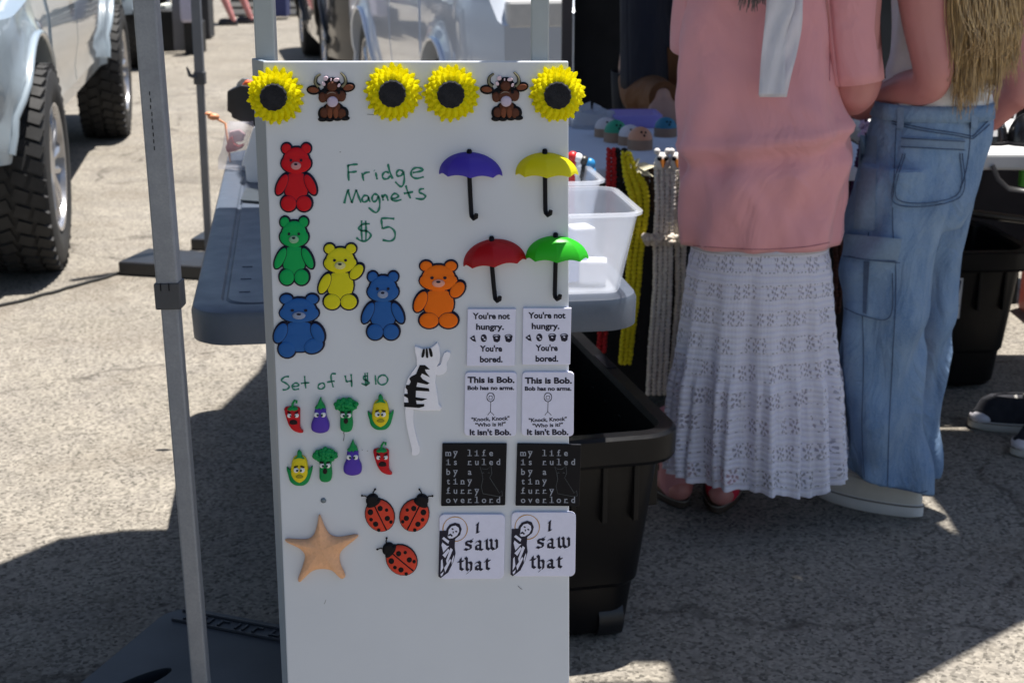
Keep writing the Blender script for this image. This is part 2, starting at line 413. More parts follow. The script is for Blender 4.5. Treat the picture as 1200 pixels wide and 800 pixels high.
# cows (traced at 12.3 px per photo pixel from x 355, y 80)
m_cb = plastic('cow_brown', (.105, .036, .02), .5); m_ear = plastic('cow_tan', (.19, .06, .028), .5)
m_pink = plastic('bow_pink', (.72, .55, .62), .4); m_lil = plastic('muzzle_lilac', (.55, .47, .6), .4); m_horn = plastic('horn_olive', (.2, .19, .12), .5)
def cow(dx, dy, label):
    def q(*a):
        s = 12.3
        return (355+dx+a[0]/s, 80+dy+a[1]/s, a[2]/s, a[3]/s) + tuple(a[4:])
    t = thing('cow_magnet', label, 'fridge magnet', bp(388+dx, 115+dy), 'brown cow magnets on the white board')
    body = [q(425, 380, 195, 110), q(425, 250, 120, 110), q(440, 600, 150, 110), q(300, 650, 75, 90), q(580, 650, 75, 90)]
    ears = [q(155, 315, 95, 62, 5), q(655, 275, 95, 62, -12)]
    blobs('outline', body+ears+[q(285, 735, 60, 28), q(385, 735, 60, 28), q(500, 725, 60, 28), q(610, 720, 60, 28)], 0, .0022, m_blk, t, grow=.5)
    blobs('ear', [q(155, 310, 78, 42, 5)], .001, .003, m_ear, t); blobs('ear', [q(660, 275, 78, 42, -12)], .001, .003, m_ear, t)
    blobs('head', [q(290, 420, 62, 75), q(560, 400, 62, 80), q(425, 260, 75, 70), q(425, 400, 125, 80)], .0008, .0028, m_cb, t, dome=.0008)
    blobs('body', [q(438, 560, 105, 95), q(310, 640, 60, 75), q(560, 650, 62, 75)], .0008, .0026, m_cb, t, dome=.0006)
    blobs('leg', [q(395, 640, 38, 85)], .001, .0032, m_ear, t, dome=.0006); blobs('leg', [q(480, 640, 38, 85)], .001, .0032, m_ear, t, dome=.0006)
    blobs('hoof', [q(285, 730, 42, 22), q(385, 732, 42, 20)], .001, .0034, m_blk, t); blobs('hoof', [q(500, 725, 42, 20), q(610, 715, 42, 22)], .001, .0034, m_blk, t)
    for sx in (-1, 1):
        cx = 400 + sx*165
        pts = [(cx+sx*(0), 265), (cx+sx*50, 210), (cx+sx*38, 130), (cx-sx*22, 85 if sx < 0 else 62)]
        for nm, r_, m_, w_ in (('horn', 3.0, m_blk, .0015), ('horn', 1.9, m_horn, .0028)):
            P = [bp(355+dx+p.x/12.3, 80+dy+p.y/12.3, w_) for p in crom(pts, 5)]
            mb = MB(); mb.tube(P, [r_*PX*(1-.7*i/len(P)) for i in range(len(P))], 8); build(nm, mb, m_, t, smooth='all')
    blobs('brow', [q(420, 375, 72, 42)], .002, .0026, plastic('brow_khaki', (.28, .22, .17), .5), t)
    blobs('muzzle', [q(432, 478, 80, 78)], .002, .0040, m_lil, t, dome=.0012)
    blobs('eye', [q(330, 345, 22, 20), q(525, 350, 22, 20)], .002, .0030, m_blk, t)
    blobs('bow', [q(335, 145, 32, 34, 30), q(305, 222, 24, 32, -30), q(410, 165, 10, 22), q(488, 165, 42, 25, -10), q(525, 245, 20, 28, 30)], .002, .0032, m_pink, t)
cow(0, 0, 'brown cow magnet with pink bow between the left two sunflowers')
cow(203, -.5, 'brown cow magnet with pink bow between the right two sunflowers')

# plain teddy magnets
def teddy(col, name, cx, cy, W, H, label, seated=False, armR=0, armL=0):
    t = thing('teddy_magnet', label, 'fridge magnet', bp(cx, cy), 'plain coloured teddy bear magnets on the left of the board')
    m = plastic(name, col, .45); dark = plastic('teddy_edge', (.012, .012, .03), .5)
    pale = plastic(name+'_pale', [min(1, c*.55+.25) for c in col], .45)
    hy = cy-H*.24
    head = [(cx, hy, W*.33, H*.2), (cx, hy+H*.04, W*.38, H*.15)]
    ears = [(cx-W*.25, cy-H*.42, W*.12, H*.075), (cx+W*.25, cy-H*.42, W*.12, H*.075)]
    body = [(cx, cy+H*.14, W*.31, H*.23)]
    if seated: legs = [(cx-W*.24, cy+H*.37, W*.17, H*.13, 20), (cx+W*.28, cy+H*.31, W*.2, H*.12, -20)]; body.append((cx, cy+H*.25, W*.36, H*.16))
    else: legs = [(cx-W*.19, cy+H*.39, W*.2, H*.12), (cx+W*.2, cy+H*.39, W*.2, H*.12)]
    al = (cx-W*.36, cy+H*.11, W*.12, H*.17, 25) if not armL else (cx-W*.36, cy-H*.05, W*.13, H*.13, -35)
    ar = (cx+W*.36, cy+H*.11, W*.12, H*.17, -25) if not armR else (cx+W*.38, cy-H*.07, W*.13, H*.14, 40)
    blobs('edge', head+ears+body+legs+[al, ar], 0, .0022, dark, t, grow=1.7)
    for g_, d_ in ((head, .0026), (legs, .0028), ([al, ar], .0030)): blobs('edge_line', g_, .001, d_, dark, t, grow=.75)
    blobs('body', body, .001, .0024, m, t, dome=.0004)
    blobs('head', head, .001, .0030, m, t, dome=.0005)
    for e in ears: blobs('ear', [e], .001, .0024, m, t, dome=.0002)
    for l in legs: blobs('leg', [l], .001, .0032, m, t, dome=.0004)
    for a in (al, ar): blobs('arm', [a], .001, .0034, m, t, dome=.0004)
    blobs('muzzle', [(cx, hy+H*.07, W*.13, H*.06)], .003, .0028, pale, t, dome=.0012)
    blobs('nose', [(cx, hy+H*.045, W*.05, H*.018)], .005, .0020, dark, t)
    blobs('eye', [(cx-W*.13, hy-H*.01, W*.035, H*.022)], .003, .0026, dark, t); blobs('eye', [(cx+W*.13, hy-H*.01, W*.035, H*.022)], .003, .0026, dark, t)
teddy((.55, .006, .014), 'teddy_red', 347.5, 207, 46, 79, 'red teddy bear magnet, topmost of the teddies on the board')
teddy((.002, .36, .085), 'teddy_green', 345, 293, 44, 79, 'green teddy bear magnet below the red teddy')
teddy((.68, .62, .012), 'teddy_yellow', 399, 323, 50, 76, 'yellow teddy bear magnet with one arm raised', armR=1)
teddy((.02, .11, .36), 'teddy_blue', 351, 381, 60, 74, 'seated blue teddy bear magnet at the left edge of the board', seated=True)
teddy((.02, .11, .36), 'teddy_blue', 449, 357, 48, 79, 'standing blue teddy bear magnet right of the yellow teddy')
teddy((.85, .16, .004), 'teddy_orange', 514, 344, 58, 78, 'orange teddy bear magnet with one arm raised', armR=1)

# umbrellas
def umbrella(name, col, L, Rr, T, hb, knob, label):
    t = thing('umbrella_magnet', label, 'fridge magnet', bp(T[0], (L[1]+Rr[1])/2), 'umbrella shaped hook magnets on the right of the board')
    m = M(name, col, .38, var=.04, scale=60, bmp=.03, trans=.5)
    Lp, Rp, Tp = bp(*L), bp(*Rr), bp(*T); ctr = (Lp+Rp)/2; ax = (Rp-Lp)/2; Rad = ax.length; up = Vector((0, 0, 1))*((Tp-ctr).z); sh = Tp-ctr-up
    nph = 24; nth = 10; rings = []
    for s_, off in ((1, 0), (-1, -.0012)):
        rs = []
        for j in range(nth+1):
            th = math.pi/2*j/nth; row = []
            for i in range(nph+1):
                ph = math.pi*i/nph; u = (i % 6)/6; sc = 1-.05*math.sin(math.pi*u)*math.sin(th)
                droop = -.10*(4*u*(1-u)-.0)*max(0, (th-1.2)/.37)*-1
                rad = (Rad+off)*math.sin(th)*sc
                row.append(ctr + ax.normalized()*(-math.cos(ph)*rad) + Vector((0, -1, 0))*(math.sin(ph)*rad*.62+.0005) + (up+sh)*(math.cos(th)*(1-.0)+.10*math.sin(math.pi*u)*(th/1.57)**6))
            rs.append(row)
        rings.append(rs)
    mb = MB(); mb.loft(rings[0], closed=False, uv=False); mb.loft(rings[1], closed=False, uv=False)
    mb.loft([rings[0][-1], rings[1][-1]], closed=False, uv=False)
    o = build('canopy', mb, m, t, smooth=True, angle=9)
    mb = MB(); k = bp(*knob); tip = bp(T[0], T[1]+2, .001); mb.tube([tip+Vector((0, -.004, -.002)), k+Vector((0, -.003, -.001)), k+Vector((0, -.003, .001))], [.0032, .0032, .002], 12); build('knob', mb, m_blk, t, smooth=True)
    hx, hy = hb; a = bp(T[0], L[1]-3, .006); b = bp(hx, hy, .006)
    P = [a, a.lerp(b, .5), b+Vector((0, 0, .004))]
    hook = [b+Vector((.0006, -.001, .001)), b+Vector((.0028, -.003, -.0012)), b+Vector((.0055, -.005, .001)), b+Vector((.006, -.006, .0045))]
    mb = MB(); mb.tube(P+hook, [.0027]*len(P)+[.0029, .003, .0029, .0025], 10); build('handle', mb, m_blk, t, smooth='all')
umbrella('umb_purple', (.11, .07, .62), (514.5, 204), (589, 206), (550, 178), (552.5, 253), (550, 175.5), 'purple umbrella magnet right of the words Fridge Magnets')
umbrella('umb_yellow', (.85, .80, .01), (604, 205), (678, 205), (638.5, 178.5), (639, 249), (638.5, 175), 'yellow umbrella magnet on the right edge of the board')
umbrella('umb_red', (.6, .012, .02), (543, 312), (617, 304), (576.5, 280), (580, 349), (576, 277), 'red umbrella magnet left of the green umbrella')
umbrella('umb_green', (.05, .66, .03), (616, 303), (690, 303), (651, 276), (650, 347), (651, 273), 'bright green umbrella magnet poking past the right edge of the board')

# cat with hanging tail (5.71 px per photo pixel from 465, 395)
def C5(pts, s=5.714, ox=465, oy=395): return [(x/s+ox, y/s+oy) for x, y in pts]
t = thing('cat_magnet', 'white cat magnet seen from behind with black back stripes and dangling tail', 'fridge magnet', bp(498, 450))
m_cat = plastic('cat_white', (.88, .87, .94), .35)
catb = C5([(120,55),(145,62),(170,72),(220,72),(250,50),(272,30),(285,60),(292,120),(285,160),(270,190),(262,240),(258,300),(272,380),(280,440),(300,468),(292,484),(180,486),(60,470),(48,420),(52,340),(75,270),(105,225),(135,185),(132,130),(122,90)])
slab('body', catb, 0, .004, m_cat, t, bevel=.0008)
slab('paw', C5([(262,200),(295,175),(305,140),(318,105),(340,92),(358,105),(352,135),(335,170),(335,215),(310,242),(264,246)]), 0, .0035, m_cat, t, n=3)
slab('tail', C5([(60,465),(110,465),(112,560),(130,660),(152,730),(150,770),(125,785),(102,778),(102,740),(80,650),(64,560)]), 0, .003, m_cat, t, n=3)
for s in ([(176,74),(190,76),(184,122),(166,126)],[(195,72),(208,74),(212,128),(197,126)],[(215,70),(232,72),(242,118),(226,122)]): slab('forehead_stripe', C5(s), .004, .0006, m_blk, t, n=2)
slab('back_stripes', C5([(155,180),(190,180),(222,208),(190,208),(195,225),(222,260),(170,235),(160,255),(175,275),(220,300),(205,310),(140,295),(132,325),(215,335),(220,355),(130,350),(128,395),(204,405),(170,418),(130,415),(135,440),(185,440),(185,455),(150,465),(50,458),(50,430),(80,430),(76,400),(50,385),(52,372),(75,372),(72,345),(60,330),(64,312),(85,312),(95,290),(85,268),(100,255),(130,240),(140,215)]), .004, .0006, m_blk, t)

# vegetable magnets (6.664 px per photo pixel from 325, 455)
V = 6.664
veg_mats = dict(red=plastic('veg_red', (.55, .012, .02), .25), purple=plastic('veg_purple', (.09, .045, .4), .28), green=plastic('veg_green', (.008, .26, .07), .3),
                yellow=plastic('veg_yellow', (.75, .6, .02), .3), white=plastic('veg_white', (.8, .8, .8), .3), mouth=plastic('veg_mouth', (.02, .01, .012), .5), lip=plastic('veg_lip', (.35, .3, .02), .4), teal=plastic('veg_pupil', (.01, .05, .05), .3))
def vq(cx, cy):
    return lambda *a: (325+(cx+a[0])/V, 455+(cy+a[1])/V, a[2]/V, a[3]/V) + tuple(a[4:])
def eyes(t, q, x0, x1, y, r, r2=None, pup=9, brow=8):
    r2 = r2 or r
    for x in (x0, x1):
        blobs('eye', [q(x, y, r, r2)], .006, .0025, veg_mats['white'], t, dome=.0006)
        blobs('pupil', [q(x*.62+(x0+x1)*.19, y+1, pup, pup)], .0085, .0012, veg_mats['teal'], t)
        if brow:
            sx = 1 if x > (x0+x1)/2 else -1
            blobs('eyebrow', [q(x+sx*2, y-r-7, r*.9, 5, brow*sx)], .006, .003, veg_mats['mouth'], t)
def fat(name, pts, q, w0, d, mat, t, n=4):
    P = [(q(x, y, 1, 1)[0], q(x, y, 1, 1)[1]) for x, y in pts]; P = [(p.x, p.y) for p in crom(P, n, True)]
    r0 = pl(P, w0); c = sum(r0, Vector())/len(r0); rings = []
    for s_, dd in ((1, 0), (1, .45), (.93, .75), (.8, .92), (.5, 1), (.08, 1.03)): rings.append([c+(p-c)*s_-Vector((0, d*dd, 0)) for p in r0])
    mb = MB(); mb.loft(rings, cap0=True, cap1=True, uv=False); return build(name, mb, mat, t, smooth='all')
G_V = 'tiny rubber vegetable magnets with worried faces'
def chili(cx, cy, label):
    t = thing('chili_magnet', label, 'fridge magnet', bp(325+cx/V, 455+cy/V), G_V); q = vq(cx, cy)
    fat('body', [(-62,-75),(-30,-85),(20,-85),(55,-72),(58,-30),(58,30),(62,80),(82,105),(75,118),(40,115),(0,95),(-30,55),(-50,0),(-62,-45)], q, 0, .007, veg_mats['red'], t)
    fat('cap', [(-42,-72),(-10,-92),(25,-88),(45,-72),(20,-60),(0,-66),(-20,-60)], q, .002, .0065, veg_mats['green'], t)
    P = [bp(q(x, y, 1, 1)[0], q(x, y, 1, 1)[1], .006) for x, y in ((0,-85),(2,-115),(18,-140),(34,-138),(32,-120))]
    mb = MB(); mb.tube(P, .0014, 8); build('stalk', mb, veg_mats['green'], t, smooth='all')
    eyes(t, q, -22, 35, -26, 16, pup=6, brow=-28)
    blobs('mouth', [q(10, 25, 30, 18), q(10, 34, 32, 10)], .0065, .0016, veg_mats['mouth'], t)
def eggplant(cx, cy, label):
    t = thing('eggplant_magnet', label, 'fridge magnet', bp(325+cx/V, 455+cy/V), G_V); q = vq(cx, cy)
    fat('body', [(-40,-65),(0,-80),(40,-65),(48,0),(70,55),(62,110),(0,130),(-62,110),(-70,55),(-48,0)], q, 0, .008, veg_mats['purple'], t)
    fat('cap', [(-42,-75),(-25,-95),(-12,-125),(5,-155),(14,-125),(32,-100),(42,-72),(20,-76),(10,-60),(-5,-74),(-20,-62)], q, .003, .0065, veg_mats['green'], t)
    eyes(t, q, -26, 26, -22, 19, pup=9, brow=0)
def broccoli(cx, cy, label):
    t = thing('broccoli_magnet', label, 'fridge magnet', bp(325+cx/V, 455+cy/V), G_V); q = vq(cx, cy)
    fat('stem', [(-45,-10),(-48,-70),(48,-70),(45,-10),(52,60),(40,110),(0,125),(-40,110),(-48,60)], q, 0, .0065, veg_mats['green'], t)
    mb = MB(); random.seed(int(cx))
    for k in range(46):
        a = random.uniform(0, 2*math.pi); rr = math.sqrt(random.random()); x = math.cos(a)*rr*84; y = -88+math.sin(a)*rr*52
        if y > -55 and abs(x) < 55: y = -60
        r_ = random.uniform(15, 24)/V*PX; c = bp(q(x, y, 1, 1)[0], q(x, y, 1, 1)[1], .004+.0045*(1-rr)); mb.ball(c, (r_, r_*.9, r_), nu=8, nv=6)
    mb.prism(pl(ell(*q(0, -85, 85, 50)[:4]), 0), (0, -.005, 0))
    build('crown', mb, veg_mats['green'], t, smooth='all')
    eyes(t, q, -24, 24, -15, 18, pup=9, brow=-12)
    blobs('mouth', [q(0, 30, 17, 22)], .006, .0016, veg_mats['mouth'], t)
def corn(cx, cy, label):
    t = thing('corn_magnet', label, 'fridge magnet', bp(325+cx/V, 455+cy/V), G_V); q = vq(cx, cy)
    fat('husk', [(-70,0),(-98,-35),(-100,-10),(-88,30),(-75,75),(-40,105),(0,112),(40,105),(72,75),(88,30),(100,-20),(96,-42),(70,0),(40,50),(0,80),(-40,50)], q, 0, .0055, veg_mats['green'], t)
    fat('cob', [(-68,10),(-62,-60),(-45,-110),(0,-130),(45,-110),(62,-60),(68,10),(45,60),(10,85),(-10,85),(-45,60)], q, .0005, .0068, veg_mats['yellow'], t)
    fat('cap', [(-42,-105),(-18,-125),(-16,-160),(0,-172),(18,-150),(22,-125),(42,-105),(0,-112)], q, .003, .005, veg_mats['green'], t)
    eyes(t, q, -22, 24, -22, 20, pup=9, brow=16)
    blobs('mouth', [q(3, 30, 30, 14), q(3, 24, 22, 12)], .0066, .0014, veg_mats['lip'], t)
chili(122, 222, 'red chili magnet, leftmost of the upper vegetable row'); eggplant(338, 212, 'purple eggplant magnet in the upper vegetable row')
broccoli(540, 210, 'green broccoli magnet in the upper vegetable row'); corn(808, 208, 'yellow corn magnet, rightmost of the upper vegetable row')
corn(176, 642, 'yellow corn magnet, leftmost of the lower vegetable row'); broccoli(378, 600, 'green broccoli magnet in the lower vegetable row')
eggplant(590, 542, 'purple eggplant magnet in the lower vegetable row'); chili(815, 548, 'red chili magnet, rightmost of the lower vegetable row')

# starfish (5.71 px from 320, 560)
t = thing('starfish_magnet', 'orange starfish magnet near the lower left corner of the board', 'fridge magnet', bp(377, 642))
sf = [(p.x/5.714+320, p.y/5.714+560) for p in crom([(312,235),(345,310),(385,372),(450,388),(560,370),(565,390),(490,450),(450,500),(455,570),(485,640),(475,662),(455,660),(400,610),(330,598),(265,612),(205,665),(180,687),(170,665),(200,580),(215,510),(180,460),(90,415),(90,400),(150,404),(230,402),(275,370),(298,300)], 4, True)]
r0 = pl(sf, 0); c = bp(377, 640); rings = []
for s_, dd in ((.97, 0), (1, .003), (.97, .006), (.9, .008), (.74, .010), (.5, .0112), (.03, .0122)): rings.append([c+(p-c)*s_-Vector((0, dd, 0)) for p in r0])
mb = MB(); mb.loft(rings, cap0=True, cap1=True, uv=False)
build('body', mb, M('starfish_orange', (.82, .45, .25), .7, var=.18, scale=220, bmp=.9, bdist=.002), t, smooth='all')

# ladybugs
def ladybug(cx, cy, rot, label, mir=1):
    t = thing('ladybug_magnet', label, 'fridge magnet', bp(cx, cy), 'red ladybug magnets with black spots')
    a = R(rot)
    def q(x, y, rx, ry, r_=0):
        x *= mir
        return (cx+x*math.cos(a)-y*math.sin(a), cy+x*math.sin(a)+y*math.cos(a), rx, ry, rot+r_)
    m_r = plastic('ladybug_red', (.66, .06, .03), .4)
    blobs('shell', [q(0, 3, 16.5, 19)], 0, .004, m_r, t, dome=.002)
    blobs('rim', [q(0, 3, 17.3, 19.8)], 0, .0028, m_blk, t)
    blobs('head', [q(0, -17.5, 7.5, 6.5), q(0, -13.5, 9, 4)], 0, .005, m_blk, t, dome=.001)
    for sx in (-1, 1):
        P = [bp(*q(sx*3, -21, 1, 1)[:2], .003), bp(*q(sx*5, -25, 1, 1)[:2], .003), bp(*q(sx*8.5, -27, 1, 1)[:2], .003)]
        mb = MB(); mb.tube(P, .0008, 8); mb.ball(P[-1], .0014); build('antenna', mb, m_blk, t, smooth='all')
    for x, y, r_ in ((-7.5,-6,3.4),(-10.5,2,2.2),(-8,9,3.2),(-8,17,2),(4.5,-5,3.2),(10.5,0,2),(7,9,3.2),(9,14.8,2)):
        blobs('spot', [q(x, y, r_, r_)], .0048, .0012, m_blk, t)
    P = [bp(*q(0, y, 1, 1)[:2], .0058-.00003*abs(y)) for y in (-14, -5, 5, 14, 21)]
    mb = MB(); ribbon(mb, P, .0016); mb.tube(P, .0009, 6); build('wing_line', mb, m_blk, t)
ladybug(444, 600, -26, 'red ladybug magnet, upper left of the three ladybugs')
ladybug(487, 600, 27, 'red ladybug magnet, upper right of the three ladybugs', -1)
ladybug(468.5, 653, -50, 'red ladybug magnet, lowest of the three ladybugs')

# ---- printed cards
def rr_px(x0, y0, x1, y1, x2, y2, x3, y3, r=0):
    if not r: return [(x0, y0), (x1, y1), (x2, y2), (x3, y3)]
    c = [Vector((x0, y0)), Vector((x1, y1)), Vector((x2, y2)), Vector((x3, y3))]; out = []
    for i in range(4):
        p, a, b = c[i], c[i-1], c[(i+1) % 4]; u = (a-p).normalized(); v = (b-p).normalized()
        for k in range(6):
            th = math.pi/2*k/5; out.append(tuple(p + u*r*(1-math.sin(th)) + v*r*(1-math.cos(th))))
    return out
_fc = {}
def text2d(body, bold=0.0, slab_=False):
    k = (body, bold)
    if k in _fc: return _fc[k]
    c = bpy.data.curves.new('t', 'FONT'); c.body = body; c.size = 1; c.offset = bold; c.resolution_u = 3
    o = bpy.data.objects.new('t', c); COL.objects.link(o)
    dg = bpy.context.evaluated_depsgraph_get(); dg.update(); me = bpy.data.meshes.new_from_object(o.evaluated_get(dg))
    vs = [(v.co.x, v.co.y) for v in me.vertices]; fs = [tuple(p.vertices) for p in me.polygons]
    bpy.data.objects.remove(o); bpy.data.curves.remove(c); bpy.data.meshes.remove(me)
    _fc[k] = (vs, fs); return _fc[k]
CAP = max(v[1] for v in text2d('H')[0])
def put_text(mb, body, xl, xr, yb, cap, w_, bold=0.0, tilt=0.0):
    vs, fs = text2d(body, bold); x0 = min(v[0] for v in vs); x1 = max(v[0] for v in vs); sx = (xr-xl)/(x1-x0); sy = cap/CAP
    mb.add([bp(xl+(x-x0)*sx, yb-y*sy+tilt*(x-x0)*sx, w_) for x, y in vs], fs)
m_card = plastic('card_white', (.74, .74, .90), .3); m_print = plastic('print_black', (.02, .018, .035), .5)
def card(name, label, group, corners, r, mat, d=.004):
    xs_ = corners[0::2]; ys_ = corners[1::2]
    t = thing(name, label, 'fridge magnet', bp(sum(xs_)/4, max(ys_)), group)
    slab('tile', rr_px(*corners, r), 0, d, mat, t, bevel=.0007); return t
def line(mb, pts, wd, w_): ribbon(mb, [bp(x, y, w_) for x, y in pts], wd)
def poly(mb, pts, w_): P = [bp(x, y, w_) for x, y in pts]; mb.add(P, [tuple(range(len(P)))])
def ring(mb, cx, cy, r, wd, w_, n=28, sq=1): line(mb, [(cx+r*math.cos(2*math.pi*k/n), cy+r*sq*math.sin(2*math.pi*k/n)) for k in range(n+1)], wd, w_)
D = .0043
for i, (ox, side) in enumerate(((0, 'left'), (65, 'right'))):
    t = card('slogan_card', ('left' if i == 0 else 'right') + ' white card magnet reading You\'re not hungry. You\'re bored.', 'white hungry and bored card magnets',
             (548+ox, 361-i, 604.5+ox, 361-i, 603+ox*1.0, 427.5-i*1.5, 547+ox, 427.8-i*1.5), 0, m_card)
    mb = MB(); y = -i*.8
    put_text(mb, "You're not", 554+ox, 597.5+ox, 372.5+y, 6.6, D, .035); put_text(mb, "hungry.", 558+ox, 590.5+ox, 385+y, 6.6, D, .035)
    put_text(mb, "You're", 562.5+ox, 588.5+ox, 410.5+y, 6.6, D, .035); put_text(mb, "bored.", 562.5+ox, 589+ox, 423+y, 6.6, D, .035)
    build('lettering', mb, m_print, t)
    mb = MB(); gx = (554, 566.5, 582, 596)
    poly(mb, [(550.5+ox, 395+y), (556+ox, 391.3+y), (558+ox, 399.5+y), (554.5+ox, 398.5+y)], D)
    poly(mb, ell(567+ox, 395+y, 3.6, 4.6, 0, 14), D)
    for cx in (582, 596): poly(mb, [(cx-4.5+ox, 393+y), (cx+4.5+ox, 392+y), (cx+3.8+ox, 398+y), (cx+1+ox, 400+y), (cx-3.2+ox, 399+y)], D); ring(mb, cx+ox, 393+y, 4.3, .0009, D+.0002, sq=.5)
    build('snack_icon', mb, m_print, t)
    mb = MB()
    for cx, cy in ((554.5, 395), (566, 394), (568, 396.5), (582, 394.8), (596, 394.3)): poly(mb, ell(cx+ox, cy+y, 1.4, .8, 20, 10), D+.0004)
    build('icon_highlight', mb, m_card, t)
for i, ox in enumerate((0, 67)):
    t = card('stickman_card', ('left' if i == 0 else 'right') + ' white rounded card magnet about Bob with a stick figure', 'white stick figure card magnets',
             (545+ox, 435-i*.3, 605.5+ox, 435-i*.3, 605+ox, 509.8, 544+ox, 509), 4.5, m_card)
    mb = MB(); y = i*.8
    put_text(mb, "This is Bob.", 548+ox, 603+ox, 447+y, 6.6, D, .04); put_text(mb, "Bob has no arms.", 548+ox, 602.5+ox, 455.3+y, 4.4, D, .04)
    put_text(mb, "\"Knock, Knock\"", 552.5+ox, 597+ox, 492.2+y, 4.1, D, .03, -.04); put_text(mb, "\"Who is it?\"", 557+ox, 592.5+ox, 498.6+y, 4.1, D, .03, -.04)
    put_text(mb, "It isn't Bob.", 550.5+ox, 599+ox, 508+y-i, 6.2, D, .04)
    build('lettering', mb, m_print, t)
    mb = MB(); ring(mb, 575+ox, 464, 4.4, .0009, D, sq=1.15); ring(mb, 575+ox, 464.5, 2.2, .0005, D, sq=1)
    line(mb, [(575.2+ox, 469), (575+ox, 475), (574.8+ox, 481)], .0009, D); line(mb, [(574.8+ox, 481), (573+ox, 483), (571.5+ox, 485)], .0008, D); line(mb, [(574.8+ox, 481), (577+ox, 483), (579+ox, 485)], .0008, D)
    for ex in (573.6, 576.6): poly(mb, ell(ex+ox, 463, .6, .6, 0, 8), D+.0002)
    build('stick_figure', mb, m_print, t)
m_tile = plastic('tile_black', (.003, .0035, .007), .45); m_gpr = plastic('print_grey', (.32, .34, .4), .6); m_gpr2 = plastic('print_dim_grey', (.09, .1, .11), .6)
for i, ox in enumerate((0, 87.5)):
    t = card('overlord_tile', ('left' if i == 0 else 'right') + ' black square magnet about a tiny furry overlord in grey letters', 'black square cat slogan magnets',
             (518.5+ox, 518.5, 594+ox-i*.5, 518.5+i, 592+ox-i, 590.5+i, 517+ox-i*.5, 591.5-i*.5), 1.2, m_tile)
    mb = MB()
    for ln, yb in (("my life", 532.5), ("is ruled", 543), ("by a", 554.5), ("tiny", 565.5), ("furry", 576.5), ("overlord", 587.3)):
        for k, ch in enumerate(ln):
            if ch == ' ': continue
            vs, fs = text2d(ch, .014); x0 = min(v[0] for v in vs); x1 = max(v[0] for v in vs); sy = 7.0/CAP; sx = sy if ch not in 'il' else sy
            wch = (x1-x0)*sx; wt = min(wch, 6.8) if ch not in 'ilt' else wch; cx = 525.5+ox+k*8.35; sx = sx*wt/max(wch, .01)
            mb.add([bp(cx+(x-(x0+x1)/2)*sx, yb-y*sy, D) for x, y in vs], fs)
            if ch in 'ilrfmny':       # slab serifs
                fy = yb if ch != 'y' else yb-5
                line(mb, [(cx-2.6, fy-.3), (cx, fy-.3), (cx+2.6, fy-.3)], .0007, D+.0001)
                if ch in 'il': line(mb, [(cx-2.4, yb-(7 if ch == 'l' else 5)), (cx-1, yb-(7 if ch == 'l' else 5)), (cx+.3, yb-(7 if ch == 'l' else 5))], .0007, D+.0001)
    build('lettering', mb, m_gpr, t)
    mb = MB(); cat = [(565, 553), (562.5, 545), (566, 548), (571, 548), (575.5, 544), (576.5, 553), (574, 558), (579, 566), (583, 572), (585, 576), (588, 573), (589, 579), (584, 580), (566, 576.5), (564, 568), (566, 560), (565, 553)]
    line(mb, [(x+ox, y) for x, y in cat], .0005, D)
    for x in (566.5, 573): line(mb, [(x-1.2+ox, 552.5), (x+ox, 552), (x+1.2+ox, 552.5)], .0006, D+.0001)
    build('cat_drawing', mb, m_gpr2, t)
m_gold = plastic('print_gold', (.5, .28, .10), .5)
def nib(mb, pts, sc, ox, oy, w_, wd=1.75, hx=.75):
    # broad-pen stroke, nib held at 40 degrees
    nv = (math.cos(R(-40))*wd/2, math.sin(R(-40))*wd/2)
    P = [(ox+x*sc, oy+y*sc) for x, y in pts]
    for a, b in zip(P[:-1], P[1:]):
        q = [(a[0]-nv[0], a[1]-nv[1]), (a[0]+nv[0], a[1]+nv[1]), (b[0]+nv[0], b[1]+nv[1]), (b[0]-nv[0], b[1]-nv[1])]
        global _nz; _nz += 1
        poly(mb, q, w_+(_nz % 7)*.00003)
    for a in P: poly(mb, [(a[0]-nv[0], a[1]-nv[1]-.2), (a[0]+nv[0], a[1]+nv[1]-.35), (a[0]+nv[0], a[1]+nv[1]+.35), (a[0]-nv[0], a[1]-nv[1]+.35)], w_+.00025)
_nz = 0
def C9(pts, ox): return [(x/9.41+508+ox, y/9.41+595) for x, y in pts]
GL = {  # strokes traced on the left card (9.41 px per photo pixel from 508, 595)
 'I': [[(478,165),(492,155)],[(490,150),(486,200),(484,250)],[(478,255),(500,250)]],
 's': [[(430,330),(400,350),(360,355),(365,385),(410,400),(412,430),(375,445),(345,435)],[(400,345),(425,360)]],
 'a': [[(470,360),(500,345),(518,360),(515,440),(540,445)],[(510,390),(470,400),(472,435),(500,440)]],
 'w': [[(570,345),(588,330),(590,425),(615,440),(640,420),(640,345),(625,330)],[(640,420),(665,440),(700,425),(700,350),(685,335)]],
 't': [[(300,540),(300,650),(325,665)],[(275,575),(330,568)]],
 'h': [[(352,530),(368,545),(368,655),(385,668)],[(370,590),(405,580),(420,600),(415,670),(375,700)]],
 'b': [[(465,590),(495,575),(515,590),(512,655),(535,665)],[(508,615),(470,625),(470,655),(498,660)]],
 'u': [[(590,545),(590,645),(615,658)],[(570,572),(620,563)]]}
